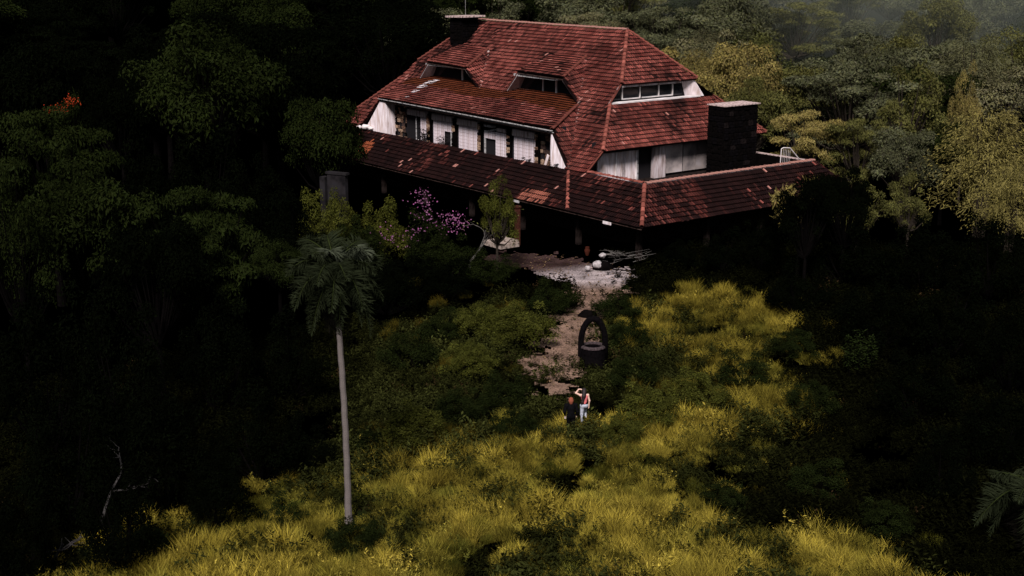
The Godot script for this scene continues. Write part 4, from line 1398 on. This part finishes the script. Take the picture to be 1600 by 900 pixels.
# ---------------------------------------------------------------- scene
func _ready() -> void:
	rng.seed = 20
	noise.seed = 11
	noise.frequency = 0.01
	noise.fractal_octaves = 3
	var cam := Camera3D.new()
	cam.name = "camera"
	add_child(cam)
	cam.position = Vector3(0, 18.7, 0)
	cam.rotation_degrees.x = -14.2
	cam.fov = 24.35
	cam.far = 2000.0
	cam.current = true
	var sky := Sky.new()
	var sm := ProceduralSkyMaterial.new()
	sm.sky_top_color = Color(0.90, 0.93, 1.0)
	sm.sky_horizon_color = Color(0.60, 0.61, 0.64)
	sm.sky_curve = 0.35
	sm.ground_bottom_color = Color(0.05, 0.05, 0.04)
	sm.ground_horizon_color = Color(0.35, 0.35, 0.36)
	sky.sky_material = sm
	var env := Environment.new()
	env.background_mode = Environment.BG_SKY
	env.sky = sky
	env.background_energy_multiplier = 0.10
	env.tonemap_mode = Environment.TONE_MAPPER_LINEAR
	env.tonemap_exposure = 4.4
	env.sdfgi_enabled = true
	env.ssao_enabled = true
	env.ssil_enabled = true
	var we := WorldEnvironment.new()
	we.name = "environment"
	we.environment = env
	add_child(we)
	var sun := DirectionalLight3D.new()
	sun.name = "sun"
	sun.light_color = Color(1.0, 0.965, 0.97)
	sun.light_energy = 0.5
	sun.light_angular_distance = 14.0
	sun.shadow_enabled = true
	add_child(sun)
	sun.look_at_from_position(Vector3.ZERO, -Vector3(-0.12, 0.71, 0.69), Vector3.FORWARD)
	env.volumetric_fog_enabled = true
	env.volumetric_fog_density = 0.0
	make_materials()
	make_ground()
	make_house()
	forest()
	make_plants()
	var mist := FogVolume.new()
	mist.name = "mist"
	mist.shape = RenderingServer.FOG_VOLUME_SHAPE_ELLIPSOID
	mist.size = Vector3(170, 70, 150)
	mist.position = Vector3(86, 22, -195)
	var fm := FogMaterial.new()
	fm.albedo = Color(0.86, 0.90, 0.82)
	fm.density = 0.0045
	mist.material = fm
	add_child(mist)
	mist.set_meta("kind", "stuff")
	make_grass()
	make_things()
	make_people()

func make_plants() -> void:
	plant("domed", "dark", Vector3(-20.7, 0, -90.0), 14.8, 5.4, "broad dark domed tree above the black trees left of the house", "dark trees left of the house")
	plant("domed", "black", Vector3(-33.9, 0, -97.0), 12.8, 4.2, "black green domed tree at the top of the slope, in the upper left corner", "dark trees left of the house")
	plant("domed", "black", Vector3(-28.2, 0, -96.0), 11.7, 2.8, "narrow black green tree between the broad dome and the corner tree", "dark trees left of the house")
	plant("layered", "dark", Vector3(-24.4, 0, -70.0), 11.3, 3.5, "wide dark tree with flat leaf tiers, below the orange blossoms", "dark trees left of the house")
	plant("domed", "dark", Vector3(-19.4, 0, -60.0), 10.1, 3.3, "dark green tree with tufted leaf tips, second dome below the orange blossoms", "dark trees left of the house")
	plant("open", "dark", Vector3(-20.5, 0, -54.0), 10.4, 2.2, "dark loose tree cut by the photo's left edge", "dark trees left of the house")
	plant("layered", "dark", Vector3(-13.8, 0, -58.0), 9.2, 2.7, "dark tree in drooping leaf tiers, below the black gap left of the house", "dark trees left of the house")
	plant("domed", "black", Vector3(-14.9, 0, -54.0), 8.2, 2.4, "black green tree with a few pale sprays under the drooping tiers", "dark trees left of the house")
	plant("domed", "dark", Vector3(-12.2, 0, -68.0), 4.3, 1.7, "small dark tree with one yellow green tuft, left of the palm crown", "dark trees left of the house")
	plant("domed", "dark", Vector3(-12.6, 0, -88.0), 9.7, 3.1, "dark broad leaved tree against the left end of the house", "dark trees left of the house")
	plant("domed", "black", Vector3(-13.8, 0, -140.0), 14.5, 8.4, "dark tree behind the left roof end, left of the roof chimney", "dark trees left of the house")
	plant("domed", "black", Vector3(-17.4, 0, -100.0), 14.2, 4.6, "black tree mass behind the broad dome, up to the roof chimney", "dark trees left of the house")
	plant("bush", "black", Vector3(-15.0, 0, -78.0), 8.4, 2.8, "nearly black leafy tree between the broad dome and the house", "black trees around the clearing")
	plant("bush", "black", Vector3(-19.3, 0, -84.0), 9.2, 3.2, "nearly black leafy tree just below the broad dome", "black trees around the clearing")
	plant("bush", "black", Vector3(-22.0, 0, -80.0), 9.1, 2.7, "nearly black leafy tree right of the orange blossoms", "black trees around the clearing")
	plant("bush", "black", Vector3(-12.5, 0, -74.0), 6.6, 2.5, "nearly black leafy tree below the left end of the skirt roof", "black trees around the clearing")
	plant("bush", "black", Vector3(-17.5, 0, -48.0), 7.8, 2.6, "nearly black leafy tree behind the pale bare branches", "black trees around the clearing")
	plant("bush", "black", Vector3(-14.4, 0, -47.0), 7.3, 2.1, "nearly black leafy tree right of the pale bare branches", "black trees around the clearing")
	plant("bush", "black", Vector3(-12.0, 0, -52.0), 6.3, 2.2, "nearly black leafy tree below the drooping leaf tiers", "black trees around the clearing")
	plant("bush", "black", Vector3(-9.6, 0, -54.0), 4.5, 1.9, "nearly black leafy tree left of the palm trunk top", "black trees around the clearing")
	plant("bush", "black", Vector3(-6.7, 0, -68.0), 3.2, 2.2, "nearly black leafy tree right of the palm crown", "black trees around the clearing")
	plant("bush", "black", Vector3(-14.6, 0, -41.0), 5.3, 2.0, "nearly black leafy tree below the pale bare branches", "black trees around the clearing")
	plant("bush", "black", Vector3(-11.9, 0, -43.0), 5.4, 2.1, "nearly black leafy tree in the dark middle of the left side", "black trees around the clearing")
	plant("bush", "black", Vector3(-9.0, 0, -45.0), 4.3, 1.7, "nearly black leafy tree left of the palm trunk's middle", "black trees around the clearing")
	plant("bush", "black", Vector3(-14.8, 0, -37.0), 3.9, 1.3, "nearly black leafy tree above the photo's lower left corner", "black trees around the clearing")
	plant("bush", "black", Vector3(-12.1, 0, -38.0), 3.8, 1.5, "nearly black leafy tree above the reddish soil patch", "black trees around the clearing")
	plant("bush", "black", Vector3(-9.8, 0, -41.0), 3.2, 1.4, "nearly black leafy tree over the left end of the yellow grass", "black trees around the clearing")
	plant("bush", "black", Vector3(-7.7, 0, -46.0), 2.5, 1.2, "nearly black leafy tree left of the lower palm trunk", "black trees around the clearing")
	plant("bush", "black", Vector3(-5.6, 0, -72.0), 3.0, 2.2, "nearly black leafy tree below the pink blossoms", "black trees around the clearing")
	plant("bush", "black", Vector3(-3.5, 0, -71.0), 2.7, 1.8, "nearly black leafy tree under the left end of the clearing", "black trees around the clearing")
	plant("bush", "mid", Vector3(-10.4, 0, -78.0), 6.0, 1.8, "green bush in front of the grey concrete wall stub", "shrubs before the house front")
	plant("bush", "mid", Vector3(-7.7, 0, -79.0), 5.0, 1.9, "green bush between the wall stub and the pink blossoms", "shrubs before the house front")
	plant("bush", "dark", Vector3(-8.9, 0, -76.0), 4.4, 2.0, "dark bush below the green bush at the wall stub", "shrubs before the house front")
	plant("open", "mid", Vector3(-0.9, 0, -78.0), 5.5, 1.5, "yellow green bush under the skirt roof, right of the pink blossoms", "shrubs before the house front")
	plant("bush", "dark", Vector3(-4.1, 0, -76.0), 3.2, 2.2, "dark bush below the pink blossoming shrub", "shrubs before the house front")
	plant("bush", "dark", Vector3(-1.3, 0, -75.0), 2.2, 1.8, "dark bush in front of the concrete step", "shrubs before the house front")
	plant("domed", "gold", Vector3(15.3, 0, -118.0), 10.9, 4.0, "pale yellow flowering tree close behind the hip roof", "trees right of the house")
	plant("domed", "gold", Vector3(20.0, 0, -116.0), 11.4, 3.7, "pale yellow flowering tree beside its twin, further from the roof", "trees right of the house")
	plant("domed", "olive", Vector3(19.5, 0, -108.0), 9.1, 3.3, "olive tree in front of the pale flowering pair", "trees right of the house")
	plant("domed", "grey", Vector3(20.0, 0, -142.0), 12.4, 6.5, "grey green tree above the pale flowering pair", "trees right of the house")
	plant("open", "olive", Vector3(29.4, 0, -100.0), 10.6, 3.5, "olive tree with a ragged top, below the tall grey feathery tree", "trees right of the house")
	plant("open", "gold", Vector3(33.9, 0, -100.0), 10.1, 1.4, "slim pale tipped tree left of the golden feathery tree", "trees right of the house")
	plant("feathery", "greyolive", Vector3(39.8, 0, -116.0), 13.4, 4.7, "tall grey olive feathery tree, highest in the photo's right part", "trees right of the house")
	plant("feathery", "gold", Vector3(31.4, 0, -88.0), 9.9, 4.2, "large golden feathery tree cut by the photo's right edge", "trees right of the house")
	plant("feathery", "gold", Vector3(31.2, 0, -82.0), 6.9, 2.8, "lower golden feathery tree cut by the photo's right edge", "trees right of the house")
	plant("layered", "gold", Vector3(21.6, 0, -97.0), 7.8, 2.9, "flat topped yellow green tree past the stone chimney", "trees right of the house")
	plant("layered", "olive", Vector3(24.8, 0, -95.0), 7.7, 2.5, "flat tiered olive tree beside the flat topped yellow green one", "trees right of the house")
	plant("domed", "grey", Vector3(27.4, 0, -92.0), 7.0, 2.9, "dull blue green domed tree under the ragged olive tree", "trees right of the house")
	plant("domed", "dark", Vector3(30.0, 0, -92.0), 7.5, 2.2, "dark tree left of the golden feathery tree", "trees right of the house")
	plant("domed", "black", Vector3(16.2, 0, -72.0), 7.1, 1.8, "nearly black tree hiding the far end of the right skirt roof", "black trees around the clearing")
	plant("domed", "black", Vector3(18.8, 0, -74.0), 7.4, 1.7, "nearly black tree just past the right end of the skirt roof", "black trees around the clearing")
	plant("bush", "mid", Vector3(-11.2, 0, -77.0), 5.8, 1.9, "green bush left of the grey wall stub", "shrubs before the house front")
	plant("bigleaf", "gold", Vector3(16.5, 0, -75.0), 6.3, 2.0, "tree with long glossy yellow green leaves at the right roof corner", "trees right of the house")
	plant("open", "olive", Vector3(21.1, 0, -80.0), 5.0, 2.0, "olive bush behind the glossy leaved tree", "trees right of the house")
	plant("open", "olive", Vector3(24.8, 0, -82.0), 5.3, 1.7, "small olive tree halfway to the golden feathery trees", "trees right of the house")
	plant("bush", "black", Vector3(12.4, 0, -77.0), 3.3, 1.6, "nearly black leafy tree below the right skirt roof", "black trees around the clearing")
	plant("bush", "black", Vector3(15.0, 0, -78.0), 3.7, 1.7, "nearly black leafy tree below the glossy leaved tree", "black trees around the clearing")
	plant("bush", "black", Vector3(19.1, 0, -74.0), 4.4, 2.7, "nearly black leafy tree below the olive bush", "black trees around the clearing")
	plant("bush", "black", Vector3(22.8, 0, -72.0), 5.2, 2.6, "nearly black leafy tree below the small olive tree", "black trees around the clearing")
	plant("bush", "black", Vector3(25.9, 0, -70.0), 5.7, 2.6, "nearly black leafy tree below the golden feathery trees", "black trees around the clearing")
	plant("bush", "black", Vector3(9.9, 0, -78.0), 2.3, 1.3, "nearly black leafy tree under the skirt corner", "black trees around the clearing")
	plant("bush", "black", Vector3(15.0, 0, -68.0), 3.2, 2.0, "nearly black leafy tree above the upper grass patch's right end", "black trees around the clearing")
	plant("bush", "black", Vector3(17.4, 0, -62.0), 4.3, 2.3, "nearly black leafy tree in the dark right middle", "black trees around the clearing")
	plant("bush", "black", Vector3(20.4, 0, -60.0), 4.7, 2.4, "nearly black leafy tree in the dark right middle, toward the edge", "black trees around the clearing")
	plant("bush", "black", Vector3(21.5, 0, -55.0), 5.1, 2.0, "nearly black leafy tree at the right edge, halfway down", "black trees around the clearing")
	plant("bush", "black", Vector3(16.5, 0, -51.0), 4.0, 1.9, "nearly black leafy tree low down in the dark right part", "black trees around the clearing")
	plant("bush", "black", Vector3(17.8, 0, -46.0), 4.0, 1.9, "nearly black leafy tree at the right edge above the palm fronds", "black trees around the clearing")
	plant("bush", "black", Vector3(14.8, 0, -43.0), 3.3, 1.3, "nearly black leafy tree left of the palm fronds", "black trees around the clearing")
	plant("bush", "mid", Vector3(0.2, 0, -61.9), 2.8, 2.0, "large bright green shrub left of the path", "shrubs beside the path")
	plant("bush", "dark", Vector3(2.1, 0, -68.1), 2.2, 1.5, "round dark shrub at the clearing's edge, left of the path", "shrubs beside the path")
	plant("bush", "mid", Vector3(-1.8, 0, -64.1), 2.1, 1.6, "bright green shrub behind the large one left of the path", "shrubs beside the path")
	plant("bush", "dark", Vector3(-3.5, 0, -63.0), 1.9, 1.4, "dark green shrub leftmost of those left of the path", "shrubs beside the path")
	plant("bush", "mid", Vector3(-1.8, 0, -57.2), 2.2, 1.5, "green shrub in front of the two bright ones", "shrubs beside the path")
	plant("bush", "dark", Vector3(-4.6, 0, -58.4), 2.4, 1.6, "dark shrub right of the palm trunk's upper half", "shrubs beside the path")
	plant("bush", "mid", Vector3(-3.7, 0, -48.3), 2.2, 1.6, "broad green shrub right of the palm trunk's lower half", "shrubs beside the path")
	plant("bush", "dark", Vector3(-5.3, 0, -47.6), 1.4, 1.0, "small dark shrub close to the palm trunk", "shrubs beside the path")
	plant("bush", "dark", Vector3(-2.2, 0, -51.1), 1.8, 1.3, "dark shrub behind the broad green shrub", "shrubs beside the path")
	plant("bush", "dark", Vector3(-0.3, 0, -53.1), 1.8, 1.3, "dark shrub left of the lower path", "shrubs beside the path")
	plant("bush", "dark", Vector3(0.0, 0, -49.3), 1.6, 1.2, "dark shrub left of the two people", "shrubs beside the path")
	plant("bush", "dark", Vector3(5.5, 0, -67.1), 1.9, 1.5, "dark round shrub at the right of the pale gravel", "shrubs beside the path")
	plant("bush", "dark", Vector3(5.7, 0, -61.9), 1.9, 1.2, "dark shrub behind the stone well", "shrubs beside the path")
	plant("bush", "dark", Vector3(5.3, 0, -55.6), 2.0, 1.4, "dark shrub right of the stone well", "shrubs beside the path")
	plant("bush", "mid", Vector3(5.5, 0, -50.6), 2.2, 1.7, "green weedy shrub right of the two people", "shrubs beside the path")
	plant("bush", "mid", Vector3(7.7, 0, -53.1), 2.1, 1.5, "green weedy shrub below the upper grass patch", "shrubs beside the path")
	plant("bush", "mid", Vector3(4.2, 0, -48.6), 1.6, 1.0, "green leafy shrub just right of the woman", "shrubs beside the path")
	plant("bush", "dark", Vector3(10.2, 0, -56.1), 1.8, 1.5, "dark shrub at the upper grass patch's lower edge", "shrubs beside the path")
	plant("bush", "dark", Vector3(13.2, 0, -60.3), 1.7, 1.4, "dark shrub in the upper grass patch's right half", "shrubs beside the path")
	plant("weed", "dark", Vector3(15.6, 0, -57.4), 2.1, 0.9, "slim green shrub with pale leaves right of the grass", "shrubs beside the path")
	plant("bush", "dark", Vector3(12.3, 0, -52.3), 1.9, 1.3, "shrub with pale leaf tips right of the upper grass", "shrubs beside the path")
	plant("bush", "dark", Vector3(10.7, 0, -43.7), 1.7, 1.3, "dark shrub in the lower right weeds", "shrubs beside the path")
	plant("bush", "dark", Vector3(12.3, 0, -40.5), 1.6, 1.1, "dark shrub near the lower grass's right tip", "shrubs beside the path")
	plant("bush", "dark", Vector3(-10.3, 0, -42.8), 1.4, 0.8, "small dark shrub left of the yellow grass", "shrubs beside the path")
	plant("bush", "dark", Vector3(-5.0, 0, -39.2), 1.5, 1.1, "dark weedy shrub at the palm's foot", "shrubs beside the path")
	plant("weed", "dark", Vector3(-11.3, 0, -39.0), 1.0, 0.6, "small dark shrub beside the reddish soil", "shrubs beside the path")
	plant("bush", "dark", Vector3(7.2, 0, -42.6), 1.3, 1.0, "dark weed clump at the lower grass's right edge", "shrubs beside the path")
	plant("bush", "dark", Vector3(-7.7, 0, -41.4), 1.2, 0.9, "dark weed clump left of the palm's foot", "shrubs beside the path")
	# orange blossoms on the tiered tree's neighbour, pink blossoms on the shrub before the house
	var ft := plant("open", "dark", Vector3(-24.4, 0, -74.0), 11.0, 1.7, "dark tree carrying two orange blossom clusters, left of the broad dome", "dark trees left of the house")
	blossoms(ft, M.orange, [Vector3(-0.95, 10.3, 1.2), Vector3(-0.5, 10.35, 1.3), Vector3(0.0, 10.75, 1.2)], 0.5, 90)
	var bg := plant("bush", "dark", Vector3(-5.0, 0, -77.0), 4.6, 1.9, "bougainvillea shrub with pink blossoms in front of the balcony", "shrubs before the house front")
	var spots := []
	rng.seed = 66
	for k in 9:
		spots.append(Vector3(-0.15 + rng.randf_range(-0.35, 0.35), rng.randf_range(3.6, 5.3), 1.0 + rng.randf_range(-0.3, 0.3)))
	for k in 13:
		spots.append(Vector3(rng.randf_range(0.9, 2.6), rng.randf_range(2.9, 3.9), 1.1 + rng.randf_range(-0.4, 0.4)))
	for k in 8:
		spots.append(Vector3(rng.randf_range(-2.6, 1.0), rng.randf_range(2.0, 4.3), 1.2))
	bg.rotation.y = 0.0
	blossoms(bg, M.pink, spots, 0.7, 14)
	bare_tree(Vector3(-2.6, 0, -79.0), 6.6, "thin pale forked sapling with few leaves before the balcony roof", M.bare, 12, 7)
	bare_tree(Vector3(-13.6, 0, -41.0), 5.6, "pale bare branched dead tree standing among the black trees at the photo's left edge", M.pale_bark, 3)
	bare_tree(Vector3(-14.4, 0, -38.0), 3.2, "small pale dead sapling below the bare branched tree at the left edge", M.pale_bark, 9)
	palm(Vector3(-5.47, 0, -41.39), 8.55, Vector3(-0.16, 0, -0.2), "tall slender palm with pale grey trunk standing alone on the grass slope", 30, 0.8)
	palm(Vector3(16.6, 0, -40.0), 1.6, Vector3(0.1, 0, 0), "low palm whose pale fronds reach in at the photo's right edge", 16, 0.9)
